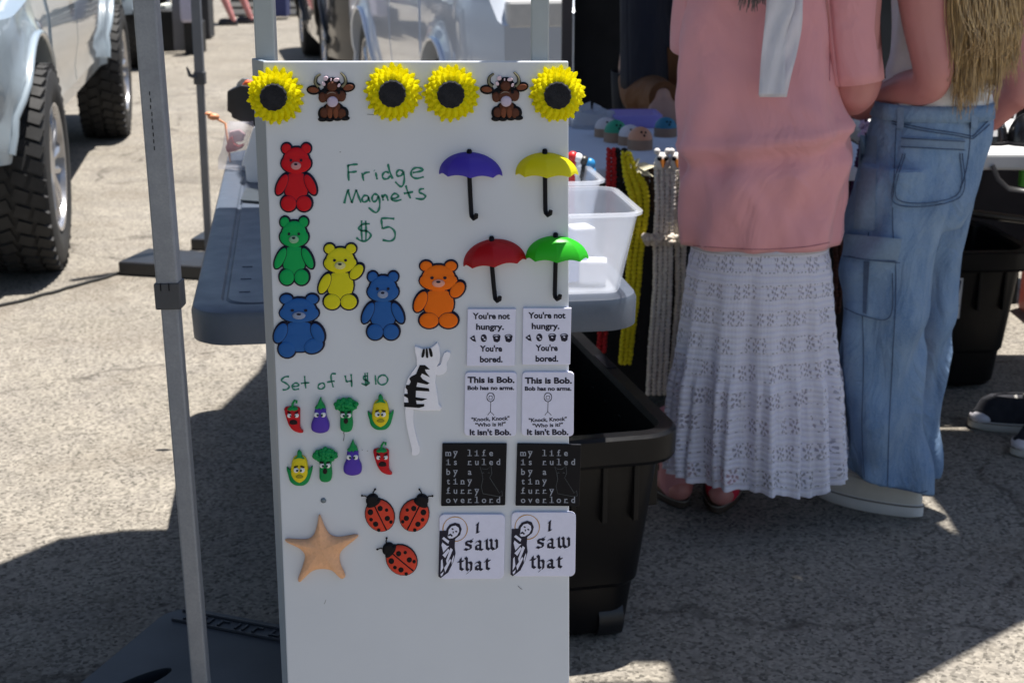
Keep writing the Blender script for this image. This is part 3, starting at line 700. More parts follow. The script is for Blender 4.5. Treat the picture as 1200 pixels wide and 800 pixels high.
for i, ox in enumerate((0, 84.3)):
    t = card('saint_card', ('left' if i == 0 else 'right') + ' white card magnet with a haloed figure reading I saw that', 'white haloed figure card magnets',
             (515+ox, 601-i*2.5, 592+ox-i*1.5, 601-i*2.5, 590.5+ox-i, 676.5-i*3, 515+ox, 676.5-i*3), 6, m_card)
    oy = -i*2.3
    mb = MB()
    for k, ss in GL.items():
        for s in ss: nib(mb, [(x, y+oy) for x, y in C9(s, ox)], 1, 0, 0, D, wd=3.6 if k not in 'a' else 3.4)
    build('lettering', mb, m_print, t)
    mb = MB(); ring(mb, 533.5+ox, 618+oy, 14.3, .0011, D); build('halo', mb, m_gold, t)
    mb = MB()
    def sp(pts, w_): poly(mb, [(x, y+oy) for x, y in C9(pts, ox)], w_)
    sp([(68,235),(140,232),(150,205),(180,165),(240,145),(290,160),(312,215),(295,280),(240,325),(235,410),(245,485),(215,590),(165,690),(80,755),(55,735)], D+.0003)
    build('robed_figure', mb, m_print, t)
    mb = MB()
    sp([(170,220),(200,185),(245,175),(280,200),(285,240),(262,285),(215,315),(175,318),(158,300),(165,260)], D+.0006)
    for q in ([(95,320),(115,300),(175,345),(165,375)],[(90,390),(100,360),(150,400),(175,400),(110,470)],[(100,500),(165,430),(180,450),(130,530)],
              [(190,420),(215,440),(150,600),(140,560)],[(85,560),(100,540),(110,640),(80,690)],[(120,640),(185,540),(195,560),(130,690)],[(80,710),(115,680),(105,715),(85,735)],[(200,560),(225,500),(228,520),(205,610)]): sp(q, D+.0006)
    build('robe_highlight', mb, m_card, t)
    mb = MB()
    for x, y, rx, ry in ((212, 213, 1.4, .9), (252, 240, 1.4, .9)): poly(mb, ell(x/9.41+508+ox, y/9.41+595+oy, rx, ry, 25, 10), D+.0008)
    sp([(165,275),(190,262),(215,285),(205,300),(185,283),(165,295)], D+.0008); sp([(215,235),(228,245),(222,262),(212,258)], D+.0008)
    build('face', mb, m_print, t)
# ---------------------------------------------------------------- canopy legs
m_leg = M('leg_grey', (.30, .31, .335), .42, metal=.25, var=.22, scale=260, bmp=.3, bdist=.0006)
m_clamp = M('clamp_grey', (.07, .07, .075), .5)
def square_tube(name, a, b, wd, mat, parent, bevel=.003):
    a, b = Vector(a), Vector(b); d = (b-a).normalized(); x = Vector((1, 0, 0)); x = (x-d*x.dot(d)).normalized(); y = d.cross(x); h = wd/2
    mb = MB(); q = lambda p: [p+x*h+y*h, p-x*h+y*h, p-x*h-y*h, p+x*h-y*h]
    mb.loft([q(a), q(b)], cap0=True, cap1=True, uv=False); return build(name, mb, mat, parent, bevel=bevel)
A0 = aty(171.5, 0, 2.36); A1 = aty(236, 800, 2.33); dA = (A1-A0)
foot = A0 + dA*((A0.z-.01)/-dA.z); topA = A0 - dA*((2.55-A0.z)/-dA.z)
lg = thing('canopy_pole', 'grey square metal canopy leg in front of the folding table, with dark collar', 'canopy pole', (foot.x, foot.y, 0))
clp = aty(198, 344, 2.35); t_ = (clp.z-foot.z)/(topA.z-foot.z)
mid = foot.lerp(topA, t_)
square_tube('upper_tube', mid, topA, .0345, m_leg, lg); square_tube('lower_tube', foot, mid, .0275, m_leg, lg)
dl = (topA-foot).normalized(); square_tube('collar', mid-dl*.021, mid+dl*.021, .0405, m_clamp, lg, .002)
mb = MB()
for dx in (-.009, .004): mb.box(mid+dl*.016+Vector((dx, -.0208, 0)), (.0016, .001, .012))
build('collar_slot', mb, m_blk, lg)
mb = MB()
for k in range(9):
    p = aty(183+k*.85, 110+k*8, 2.335); q_ = foot.lerp(topA, (p.z-foot.z)/(topA.z-foot.z)); mb.box(q_+Vector((-.002+random.uniform(-.0006,.0006), -.0178, 0)), (.0012, .0008, .006))
build('printed_mark', mb, m_blk, lg)
mb = MB(); mb.box((foot.x, foot.y, .004), (.09, .09, .008)); build('base_plate', mb, m_leg, lg, bevel=.002)
B0 = aty(229.5, 0, 6.2); B1 = aty(244, 275, 6.2); dB = B1-B0; fB = B0+dB*((B0.z-.01)/-dB.z); tB = B0-dB*((2.6-B0.z)/-dB.z)
lb = thing('canopy_pole', 'thin grey canopy leg with a clamp lever standing behind the folding table', 'canopy pole', (fB.x, fB.y, 0))
cb = aty(233, 90, 6.2); t_ = (cb.z-fB.z)/(tB.z-fB.z); mid = fB.lerp(tB, t_); dl = (tB-fB).normalized()
m_legd = M('leg_dark_grey', (.17, .175, .19), .45, metal=.3)
square_tube('upper_tube', mid, tB, .036, m_legd, lb); square_tube('lower_tube', fB, mid, .029, m_legd, lb)
square_tube('collar', mid-dl*.03, mid+dl*.02, .044, m_clamp, lb); mb = MB(); mb.tube([mid+Vector((-.01, -.02, 0)), mid+Vector((-.035, -.025, .008)), mid+Vector((-.045, -.025, .04))], [.009, .008, .004], 8); build('lever', mb, m_clamp, lb, smooth='all')
mb = MB(); mb.box((fB.x, fB.y, .004), (.1, .1, .008)); build('base_plate', mb, m_legd, lb)
# black weights
m_rub = M('black_plastic', (.012, .012, .014), .42, var=.15, scale=60, bmp=.25)
m_sl = M('slate_plastic', (.011, .015, .022), .5, var=.15, scale=40, bmp=.3)
def plate(name, label, cx, cy, z, size, a, mat):
    mb = MB(); mb.box((cx, cy, z+size[2]/2), size, rotz(a)); o = build(name, mb, mat, bevel=.008, seg=3, origin=(cx, cy, z)); tag(o, label, 'canopy weight'); return o
g1 = atz(214, 303, .05); plate('canopy_weight', 'larger black slab weight on the asphalt behind the grey table', g1.x, g1.y, 0, (.43, .26, .055), R(-14), m_rub)
g2 = atz(262, 280, .05); plate('canopy_weight', 'smaller black slab weight at the foot of the thin canopy leg', g2.x+.05, g2.y+.08, 0, (.36, .2, .05), R(-8), m_rub)
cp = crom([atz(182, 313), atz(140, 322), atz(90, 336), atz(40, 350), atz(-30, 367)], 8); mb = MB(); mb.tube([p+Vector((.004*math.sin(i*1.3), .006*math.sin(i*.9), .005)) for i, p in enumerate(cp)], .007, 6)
tag(build('dark_line', mb, M('shadow_line_black', (.01, .01, .01), .8), smooth='all'), 'thin dark strand lying on the asphalt in place of a pole shadow', 'dark_line')  # added dark strand, standing in for the shadow of the thin leg
# handled slab at lower left
ga = atz(205, 708, .07); u = Vector((.93, -.37, 0)).normalized(); v = Vector((-.30, -.95, 0)).normalized()
t = thing('weight_plate', 'dark plastic umbrella base slab with an oval handle slot, on the ground at lower left', 'weight plate', (ga.x, ga.y, 0))
cor = [ga+u*.62, ga, ga+v*.5, ga+v*.5+u*.62]; ctr = sum(cor, Vector())/4
outl = []
for i in range(4):
    p, a, b = cor[i], cor[i-1], cor[(i+1) % 4]; ua = (a-p).normalized(); ub = (b-p).normalized()
    for k in range(6): th = math.pi/2*k/5; outl.append(p+ua*.06*(1-math.sin(th))+ub*.06*(1-math.cos(th)))
hc = atz(160, 800, .07); hd = (atz(186, 778, .07)-atz(130, 802, .07)).normalized(); hn = Vector((-hd.y, hd.x, 0))
slot = [hc+hd*(.075*math.cos(2*math.pi*k/24))+hn*(.022*math.sin(2*math.pi*k/24)) for k in range(24)]
bm = bmesh.new()
def loop(pts, z): 
    vs = [bm.verts.new((p.x, p.y, z)) for p in pts]; es = [bm.edges.new((vs[i], vs[(i+1) % len(vs)])) for i in range(len(vs))]; return vs, es
o_, oe = loop(outl, .07); s_, se = loop(slot, .07); bmesh.ops.triangle_fill(bm, edges=oe+se, use_beauty=True)
sl = MB(); bm.verts.index_update(); sl.add([x.co for x in bm.verts], [tuple(y.index for y in f.verts) for f in bm.faces]); bm.free()
sl.loft([[Vector((p.x, p.y, .07)) for p in outl], [Vector((p.x, p.y, .064))+(p-ctr)*.012 for p in outl], [Vector((p.x, p.y, .0))+(p-ctr)*.02 for p in outl]], uv=False)
sl.loft([[Vector((p.x, p.y, .07)) for p in slot], [Vector((p.x, p.y, .01)) for p in slot]], uv=False)
build('slab', sl, m_sl, t, smooth=True, angle=30)
mb = MB()
for off in (.018, .06): mb.tube([ga+u*.03-v*-off+Vector((0, 0, .001)), ga+u*.6-v*-off+Vector((0, 0, .001))], .0035, 6)
build('raised_rib', mb, m_sl, t)
mb = MB()
for k in range(13):
    c = ga+u*(.05+.038*k)+v*.038+Vector((0, 0, .001)); mb.box(c, (.004, .022, .004), rotz(math.atan2(u.y, u.x)))
    if k % 3: mb.box(c+u*.008+v*(.008 if k % 2 else -.008), (.014, .004, .004), rotz(math.atan2(u.y, u.x)))
    if k % 2: mb.box(c+u*.016, (.004, .022, .004), rotz(math.atan2(u.y, u.x)))
build('embossed_marks', mb, m_sl, t)['kind'] = 'stuff'

# ---------------------------------------------------------------- grey folding table
TA = R(8); TU = Vector((math.cos(TA), math.sin(TA), 0)); TV = Vector((-math.sin(TA), math.cos(TA), 0)); T0 = Vector((-.545, 2.50, 0)); TZ = .74
def tb(u_, v_, z): return T0+TU*u_+TV*v_+Vector((0, 0, z))
TW, TL = .785, 1.83
m_tab = M('table_slate', (.075, .092, .125), .45, var=.1, scale=120, bmp=.35, bdist=.0006)
tbl = thing('folding_table', 'slate grey plastic folding table with rounded corners behind the white board', 'table', tb(TW/2, TL/2, 0))
def tring(w_, l_, r, z): return [tb(TW/2+x, TL/2+y, z) for x, y in rrect(0, 0, w_, l_, r, 8)]
mb = MB()
mb.loft([tring(TW-.03, TL-.03, .05, TZ-.062), tring(TW-.004, TL-.004, .07, TZ-.058), tring(TW, TL, .075, TZ-.012), tring(TW-.008, TL-.008, .07, TZ-.003), tring(TW-.024, TL-.024, .065, TZ),
         tring(TW-.10, TL-.10, .05, TZ), tring(TW-.108, TL-.108, .048, TZ-.004), tring(TW-.118, TL-.118, .046, TZ-.004), tring(TW-.126, TL-.126, .045, TZ)], cap0=True, cap1=True, uv=False)
build('tabletop', mb, m_tab, tbl, smooth=True, angle=30)
mb = MB()
for k in range(9): mb.box(tb(TW/2, .16+k*.19, TZ+.0008), (.50, .005, .003), rotz(TA))
for k in range(3): mb.box(tb(.09, .14+.1*k, TZ+.0005), (.02, .003, .002), rotz(TA))
build('tabletop_rib', mb, m_tab, tbl, bevel=.001)
mb = MB(); f0 = tb(.12, 0, TZ-.035); mb.tube([f0+TU*(.02+.005*math.cos(a))-TV*.0008+Vector((0, 0, .005*math.sin(a))) for a in [k*.7 for k in range(9)]], .0007, 5); mb.tube([f0+TU*.03-TV*.0008, f0+TU*.042-TV*.0008], .0007, 5); mb.tube([f0+TU*.036-TV*.0008+Vector((0,0,.005)), f0+TU*.036-TV*.0008-Vector((0,0,.005))], .0007, 5)
build('moulded_mark', mb, M('mark_grey', (.35, .37, .4), .6), tbl)
m_tleg = M('table_leg', (.12, .12, .13), .4, metal=.5)
for vv in (.3, TL-.3):
    mb = MB()
    for uu in (.26, .52): mb.tube([tb(uu, vv, TZ-.05), tb(uu, vv, 0)], .013, 10)
    mb.tube([tb(.26, vv, .12), tb(.52, vv, .12)], .011, 8); build('leg_frame', mb, m_tleg, tbl, smooth='all')

# ---- things on the table
m_clear = M('clear_plastic', (.78, .8, .86), .28, var=.03, scale=30, bmp=.2, trans=.55)
def mat_see(name, col, alpha=.45, rough=.2):
    m, t, b = new_mat(name); o = t.nodes['Material Output']
    b.inputs['Base Color'].default_value = (*col, 1); b.inputs['Roughness'].default_value = rough
    v = coords(t); bump(t, b, tex_noise(t, v, 40), .25, .002)
    tl = t.nodes.new('ShaderNodeBsdfTranslucent'); tl.inputs[0].default_value = (*col, 1)
    tp = t.nodes.new('ShaderNodeBsdfTransparent'); a = t.nodes.new('ShaderNodeMixShader'); a.inputs[0].default_value = .45
    t.links.new(b.outputs[0], a.inputs[1]); t.links.new(tl.outputs[0], a.inputs[2])
    c = t.nodes.new('ShaderNodeMixShader'); c.inputs[0].default_value = alpha
    t.links.new(a.outputs[0], c.inputs[1]); t.links.new(tp.outputs[0], c.inputs[2]); t.links.new(c.outputs[0], o.inputs[0]); return m
m_bin = mat_see('bin_clear', (.90, .93, 1.0), .66)
def open_box(parent, c, a, z0, z1, w0, d0, w1, d1, r, wall, lip, mat, name='tub', lipname='rim', liph=.006):
    q = lambda w_, d_, rr, z: [Vector((x, y, z)) for x, y in rrect(c[0], c[1], w_, d_, max(.003, rr), 5, a)]
    mb = MB(); mb.loft([q(w0, d0, r*.7, z0), q(lerp(w0,w1,.05)+.004, lerp(d0,d1,.05)+.004, r*.8, z0+.006), q(w1, d1, r, z1-.004), q(w1-wall*2, d1-wall*2, r-wall, z1-.004), q(w0-wall*2, d0-wall*2, r*.7, z0+wall)], cap0=True, cap1=True, uv=False)
    b = build(name, mb, mat, parent, smooth=True, angle=35)
    mb = MB(); mb.loft([q(w1-wall, d1-wall, r, z1-.004), q(w1+lip*2, d1+lip*2, r+lip, z1-liph), q(w1+lip*2+.001, d1+lip*2+.001, r+lip, z1-.001), q(w1+lip*1.4, d1+lip*1.4, r+lip*.7, z1), q(w1-wall*2, d1-wall*2, r-wall, z1), q(w1-wall*2, d1-wall*2, r-wall, z1-.004)], uv=False)
    return b, build(lipname, mb, mat, parent, smooth=True, angle=35)
def bin_at(u1, v0, du, dv, h, label):
    c = tb(u1-du/2, v0+dv/2, TZ+.002)
    t = thing('plastic_bin', label, 'bin', c, 'clear plastic bins on the grey table')
    open_box(t, c, TA, TZ+.002, TZ+h, du-.06, dv-.05, du, dv, .03, .003, .008, m_bin); return t
bin_at(.778, .01, .40, .26, .150, 'front clear plastic bin on the grey table, with blue and white boxes inside')
bin_at(.775, .33, .36, .27, .150, 'rear clear plastic bin with coloured toys, beside the yellow umbrella')
def small_box(name, label, cat, c, size, a, col, bev=.004, rough=.5):
    mb = MB(); mb.box(Vector(c)+Vector((0, 0, size[2]/2)), size, rotz(a)); return tag(build(name, mb, M(name+str(len(MATS)), col, rough), bevel=bev, origin=c), label, cat)
small_box('box', 'blue box lying inside the front clear bin', 'box', tb(.63, .12, TZ+.012), (.13, .09, .045), TA+.1, (.14, .2, .42))
small_box('carton', 'white carton standing inside the front clear bin', 'box', tb(.70, .17, TZ+.012), (.045, .05, .085), TA+.2, (.7, .7, .74))
small_box('carton', 'small white carton lying in front of the taller one in the clear bin', 'box', tb(.71, .09, TZ+.012), (.05, .04, .04), TA-.2, (.72, .72, .78))
small_box('carton', 'pale lilac carton at the left of the front clear bin', 'box', tb(.50, .17, TZ+.012), (.1, .08, .06), TA, (.55, .55, .68))
for nm, px, py, col in (('red', 671, 184, (.6, .02, .02)), ('white', 677, 186, (.8, .8, .8)), ('black', 684, 189, (.02, .02, .02)), ('blue', 691, 192, (.02, .22, .5))):
    p = aty(px, py, 3.12); mb = MB(); mb.ball(p, .012, nu=10, nv=8); mb.ball(p+Vector((0, 0, -.02)), (.014, .014, .02), nu=10, nv=8); mb.tube([p+Vector((0,0,-.03)), Vector((p.x, p.y, TZ+.01))], .009, 8)
    tag(build('toy_figure', mb, M('toy_'+nm, col, .4), smooth='all'), 'tiny %s toy figure poking above the rear clear bin' % nm, 'toy')
# plastic bag, black box, clips, white box at the back left of the table
bgp = atz(278, 196, TZ)
t = thing('zip_bag', 'clear bag with a red piece in it, leaning on the black caddy', 'bag', bgp)
rings = []
for py, x0, x1, dp in ((196, 256, 297, .05), (185, 257, 297, .06), (170, 261, 297, .045), (155, 264, 297, .03), (144, 268, 297, .012)):
    a, b = aty(x0, py, bgp.y), aty(x1, py, bgp.y); cx = (a.x+b.x)/2; hw = (b.x-a.x)/2
    rings.append([Vector((cx+hw*math.copysign(abs(math.cos(th))**.6, math.cos(th)), bgp.y+dp*math.sin(th)*(1+.2*math.sin(5*th+py)), a.z+.004*math.sin(3*th+py))) for th in [2*math.pi*k/20 for k in range(20)]])
mb = MB(); mb.loft(rings, cap0=True, cap1=True, uv=False); build('film', mb, mat_see('bag_film', (.62, .62, .68), .68), t, smooth='all')
mb = MB(); P = [aty(x, y, bgp.y-.02) for x, y in ((268,163),(272,160),(274,168),(279,171),(286,169),(283,174),(277,177),(266,179),(264,173))]; mb.prism(P, (0, .02, 0)); build('red_piece', mb, M('red_felt', (.42, .02, .025), .6), t, bevel=.002)
mb = MB(); P = [aty(x, y, bgp.y-.012) for x, y in ((268,155),(280,152),(287,158),(284,166),(276,167),(268,163))]; mb.prism(P, (0, .015, 0)); build('pink_piece', mb, M('pink_felt', (.5, .3, .33), .6), t, bevel=.002)
bx = atz(285, 172, TZ); bx = Vector((bx.x, bgp.y+.1, TZ))
t = thing('caddy', 'black open caddy with orange packets in it, behind the clear bag on the table', 'caddy', bx)
P = [aty(x, y, bgp.y+.06) for x, y in ((266,107),(266,131),(271,133),(271,138),(282,143),(297,149),(322,149),(322,104),(282,100))]
mb = MB(); mb.prism(P, (0, .07, 0)); build('case', mb, m_rub, t, bevel=.004)
mb = MB(); P = [aty(x, y, bgp.y+.07) for x, y in ((279,106),(287,95),(300,97),(298,112),(284,109))]; mb.prism(P, (0, .03, 0)); build('orange_packet', mb, M('orange_foil', (.85, .13, .03), .3), t, bevel=.003)
mb = MB(); P = [aty(x, y, bgp.y+.1) for x, y in ((278,97),(284,92),(292,93),(280,106),(275,106))]; mb.prism(P, (0, .01, 0)); build('silver_packet', mb, M('silver_foil', (.3, .32, .34), .25, metal=.8), t, bevel=.002)
p = aty(250, 137, bgp.y); q_ = aty(264, 145, bgp.y)
mb = MB(); mb.tube([p, q_, aty(270, 190, bgp.y-.02)], [.004, .003, .002], 8); mb.ball(p, (.016, .01, .009)); mb.ball(p+Vector((-.012, 0, .008)), (.01, .008, .005))
tag(build('clip', mb, M('orange_clip', (.75, .3, .14), .45), smooth='all'), 'orange clip on a thin stem sticking out left of the clear bag', 'clip')
pb = atz(296, 214, TZ); mb = MB(); P = [aty(x, y, pb.y) for x, y in ((297,149),(283,194),(287,195),(289,212),(293,214),(330,216),(330,149))]; mb.prism(P, (0, .12, 0))
tag(build('box', mb, M('white_carton', (.85, .83, .82), .6), bevel=.002), 'white slanted box on the table beside the left edge of the board', 'box')
pb = atz(293, 236, TZ); mb = MB(); P = [atz(x, y, TZ+.003) for x, y in ((282,236),(288,222),(330,226),(330,240))]; mb.prism(P, (0, 0, .004)); tag(build('envelope', mb, M('dark_paper', (.05, .06, .07), .4)), 'dark flat packet on the grey table beside the board', 'packet')

# ---------------------------------------------------------------- black totes
m_tote = M('tote_black', (.004, .004, .005), .38, var=.2, scale=90, bmp=.25, spec=.22)
def tote(label, FR, a, W, L, H, group='large black plastic totes', taper=.1, wheels=True):
    # FR = front right corner of the rim, a = rotation
    ux = Vector((math.cos(a), math.sin(a), 0)); uy = Vector((-math.sin(a), math.cos(a), 0)); c = Vector((FR.x, FR.y, 0))-ux*W/2+uy*L/2
    t = thing('tote', label, 'tote', c, group); q = lambda w_, d_, rr, z: [Vector((x, y, z)) for x, y in rrect(c.x, c.y, w_, d_, rr, 6, a)]
    w1, l1 = W-.06, L-.06; w0, l0 = w1-taper, l1-taper
    mb = MB(); mb.loft([q(w0-.03, l0-.03, .03, .012), q(w0, l0, .04, .03), q(lerp(w0, w1, .25), lerp(l0, l1, .25), .05, .12), q(lerp(w0, w1, .27)+.012, lerp(l0, l1, .27)+.012, .05, .13), q(w1, l1, .06, H-.055), q(w1, l1, .06, H-.01), q(w1-.012, l1-.012, .055, H-.01), q(w0-.012, l0-.012, .04, .03)], cap0=True, cap1=True, uv=False)
    build('tub', mb, m_tote, t, smooth=True, angle=25)
    mb = MB(); mb.loft([q(w1-.01, l1-.01, .05, H-.06), q(W-.012, L-.012, .07, H-.06), q(W, L, .08, H-.052), q(W, L, .08, H-.006), q(W-.012, L-.012, .075, H), q(w1-.004, l1-.004, .05, H), q(w1-.014, l1-.014, .05, H-.012)], uv=False)
    build('rim', mb, m_tote, t, smooth=True, angle=25)
    for k in range(7):      # upright ribs below the rim
        x = (k-3)/3*(W/2-.09); y = (k-3)/3*(L/2-.1)
        for s_ in (-1, 1):
            mb = MB(); mb.box(c+ux*x+uy*s_*(l1/2-.004)+Vector((0, 0, H-.12)), (.01, .02, .12), rotz(a)); build('rib', mb, m_tote, t, bevel=.002)
            mb = MB(); mb.box(c+uy*y+ux*s_*(w1/2-.004)+Vector((0, 0, H-.12)), (.02, .01, .12), rotz(a)); build('rib', mb, m_tote, t, bevel=.002)
    mb = MB(); mb.box(c+ux*(W/2-.02)+uy*.08+Vector((0, 0, H-.001)), (.022, .1, .006), rotz(a)); build('handle_slot', mb, m_blk, t)
    if wheels:
        for s_ in (-1, 1):
            mb = MB(); p = c+ux*s_*(w0/2-.04)-uy*(l0/2-.035)+Vector((0, 0, .045)); mb.cyl(p-ux*.025, p+ux*.025, .045, 20); build('wheel', mb, m_rub, t, smooth=True, bevel=.004)
    return t
FR = aty(806, 508, 2.72); tote('open black tote with wheels standing right behind the white board', FR, R(13), .55, .80, .452)
F2 = atz(1222, 295, .44); tote('black tote with a white sticker under the white table at the right', Vector((F2.x, F2.y, 0)), R(4), .64, .48, .44, wheels=False, taper=.09)
lb_ = [aty(x, y, F2.y-.035) for x, y in ((1107,327),(1129,326),(1124,373),(1103,373))]
t = thing('sticker', 'white label sticker with a dark blot on the black tote at the right', 'sticker', lb_[3])
mb = MB(); mb.prism(lb_, (0, .002, 0)); build('paper', mb, M('paper_white', (.6, .6, .62), .6), t)
mb = MB(); P = [aty(x, y, F2.y-.0365) for x, y in ((1109,333),(1116,331),(1118,337),(1125,328),(1127,329),(1124,343),(1119,341),(1113,345),(1107,347),(1112,339))]; mb.prism(P, (0, .001, 0))
P = [aty(x, y, F2.y-.0365) for x, y in ((1108,364.5),(1119,364.5),(1118.5,369),(1107.5,369))]; mb.prism(P, (0, .001, 0))
P = [aty(x, y, F2.y-.0365) for x, y in ((1104.5,357.5),(1124.5,357.5),(1124.3,359),(1104.3,359))]; mb.prism(P, (0, .001, 0)); build('print', mb, M('ink_dark', (.03, .03, .05), .6), t)

# ---------------------------------------------------------------- vendor table with white cloth
m_cloth = M('cloth_white', (.62, .66, .76), .8, var=.05, scale=9, bmp=.5, bdist=.01)
VZ = .76; va = R(3)
c0 = Vector((.53, 4.27, 0)); VW, VL = .87, .80
def vt(x, y, z): return c0+rotz(va)@Vector((x, y, 0))+Vector((0, 0, z))
vtab = thing('vendor_table', 'white topped vendor table with dark cloth below, holding small domed figures', 'table', c0)
mb = MB(); rg = []
for z, g_ in ((VZ-.035, .0), (VZ-.012, .004), (VZ, -.002)): rg.append([vt(x, y, z) for x, y in rrect(0, 0, VW+g_*2, VL+g_*2, .02, 4)])
mb.loft(rg, cap0=True, cap1=True, uv=False); build('cloth_top', mb, m_cloth, vtab, smooth=True)
mb = MB(); rg = []
for z in (.16, .3, .45, .6, VZ-.03):
    rg.append([vt(x+.012*math.sin(k*1.7+z*3)*(1.1-z), y+.012*math.cos(k*1.3)*(1.1-z), z) for k, (x, y) in enumerate([(lerp(-VW/2+.01, VW/2-.01, i/30), -VL/2+.015) for i in range(31)] + [(VW/2-.01, VL/2-.02), (-VW/2+.01, VL/2-.02)])])
mb.loft(rg, uv=False); build('skirt_cloth', mb, M('cloth_black', (.012, .012, .014), .9, var=.3), vtab, smooth='all')
for sx in (-1, 1):
    for sy in (-1, 1): mb = MB(); mb.tube([vt(sx*(VW/2-.06), sy*(VL/2-.06), VZ-.03), vt(sx*(VW/2-.06), sy*(VL/2-.06), 0)], .014, 8); build('leg', mb, m_tleg, vtab, smooth='all')
m_kraft = M('kraft', (.30, .2, .14), .8, var=.1, scale=80)
def dome(px, py, r, h, col, nm, label, face=True):
    b = atz(px, py, VZ); k = FPX/((b.y)*math.cos(PITCH)+.64*math.sin(PITCH)); r = r/k; h = h/k
    t = thing('dome_figure', label, 'figurine', b, 'small domed figures on kraft bases'); bb = Vector((b.x, b.y+r, VZ))
    mb = MB(); mb.loft([[bb+Vector((r*math.cos(a), r*math.sin(a), z)) for a in [2*math.pi*i/28 for i in range(28)]] for z in (0, h*.46)], cap0=True, cap1=True, uv=False); build('base', mb, m_kraft, t, smooth=True)
    mb = MB(); mb.loft([[bb+Vector((r*.96*math.cos(ph)*math.cos(a), r*.96*math.cos(ph)*math.sin(a), h*.46+h*.56*math.sin(ph))) for a in [2*math.pi*i/28 for i in range(28)]] for ph in [math.pi/2*j/8*.99 for j in range(9)]], cap1=True, uv=False); build('dome', mb, M('dome_'+nm, col, .55), t, smooth='all')
    if face:
        for ax, az in ((.05, .35), (.5, .33), (.3, .2)):
            d = Vector((math.sin(ax)*.96, -math.cos(ax)*.96, 0)); ph = az*2
            p = bb+Vector((d.x*r*math.cos(ph), d.y*r*math.cos(ph), h*.46+h*.56*math.sin(ph))); mb = MB(); mb.ball(p, r*.10, nu=8, nv=6); build('eye' if az > .25 else 'nose', mb, m_blk, t, smooth='all')
dome(711, 162, 14, 22, (.6, .56, .6), 'grey', 'pale grey domed figure, leftmost and rearmost of the row')
dome(722, 168, 14, 25, (.02, .3, .17), 'green', 'green domed figure on a kraft base')
dome(739, 171.5, 14, 23, (.62, .6, .66), 'lilac', 'pale lilac domed figure between the green and the orange ones')
dome(751, 177, 15, 26, (.62, .3, .18), 'orange', 'orange domed figure, frontmost of the row')
dome(781, 161.5, 13.5, 22, (.02, .18, .3), 'blue', 'blue domed figure near the vendor hand')
pc = atz(746, 151, VZ); t = thing('tray', 'translucent lilac plastic tray on the vendor table', 'tray', pc)
open_box(t, (pc.x, pc.y+.07, 0), .05, VZ+.001, VZ+.04, .11, .12, .14, .15, .012, .003, .004, mat_see('lilac_plastic', (.5, .45, .85), .2))
pg = atz(695, 152, VZ); random.seed(3)
mb = MB(); rings = []
for s_, z in ((.9, 0), (1, .02), (.8, .042), (.45, .055), (.08, .06)):
    rings.append([Vector((pg.x+.075*s_*math.cos(a)*(1+.22*noise.noise(Vector((a*2, z*60, 1)))), pg.y+.06+.07*s_*math.sin(a)*(1+.2*noise.noise(Vector((a*2, z*50, 5)))), VZ+z*(1+.5*noise.noise(Vector((a, z*40, 9)))))) for a in [2*math.pi*k/26 for k in range(26)]])
mb.loft(rings, cap0=True, cap1=True, uv=False); tag(build('plastic_bag', mb, mat_see('crumpled_film', (.6, .64, .72), .3, .15), smooth=True, angle=18), 'crumpled clear plastic bag on the vendor table', 'bag')
# backdrop cloth and post
m_bk = M('backdrop_black', (.006, .006, .008), .95, var=.3)
bd0 = aty(674, 60, 5.75); t = thing('booth_backdrop', 'black cloth wall of the vendor booth behind the vendor', 'backdrop', (bd0.x+.7, 5.8, 0))
mb = MB(); mb.loft([[Vector((bd0.x+i*.1, 5.8+.03*math.sin(i*1.9+z), z)) for i in range(24)] for z in (.05, .8, 1.6, 2.4)], closed=False, uv=False)
mb.loft([[Vector((bd0.x+i*.1, 5.84+.03*math.sin(i*1.9+z), z)) for i in range(24)] for z in (.05, .8, 1.6, 2.4)], closed=False, uv=False); build('cloth', mb, m_bk, t, smooth='all')
mb = MB(); x = bd0.x-.03; mb.box((x, 5.78, 1.25), (.04, .04, 2.5)); build('post', mb, M('post_brown', (.07, .06, .065), .5), t, bevel=.003)

# ---- crochet strands hanging in front of the vendor table
def strand(name, label, pts, Y, cols, wd, col, rr, cat='crochet strand', mixc=None, tass=False):
    """knitted strip: columns of stitch bumps following a traced centre line; pts = (py, px centre, half width px)"""
    mb = MB(); P = crom([(p[1], p[0], p[2]) for p in pts], 8)
    top = aty(P[0].x, P[0].y, Y); L = 0; last = None; row = 0; acc = 0; ln = []
    for p in P: ln.append((aty(p.x, p.y, Y), p.z))
    step = rr*1.125; d = 0
    for (a, ha), (b, hb) in zip(ln[:-1], ln[1:]):
        seg = (b-a).length
        while d < seg:
            c = a.lerp(b, d/seg); hw = lerp(ha, hb, d/seg)/FPX*Y*1.0; row += 1
            for k in range(cols):
                x = (k-(cols-1)/2)/max(1, cols)*2*hw
                mb.ball(c+Vector((x+random.uniform(-.1, .1)*rr, -.004*math.cos(x*30)+random.uniform(-.1, .1)*rr, (row % 2)*0)), (hw/cols*1.12, rr*1.0, rr*.85), rot=Matrix.Rotation((1 if k % 2 else -1)*.5, 3, 'Y'), nu=8, nv=6)
            d += step
        d -= seg
    o = build(name, mb, M('yarn_'+name+str(len(MATS)), col, .85, var=.28, scale=300, bmp=.7, bdist=.001), smooth='all')
    return tag(o, label, cat)
strand('crochet_strand', 'red crocheted strand hanging left of the black one, beside the clear bins', [(176, 716, 5), (200, 716, 6), (300, 714, 6), (412, 704, 6)], 3.80, 2, 0, (.5, .015, .02), .010)
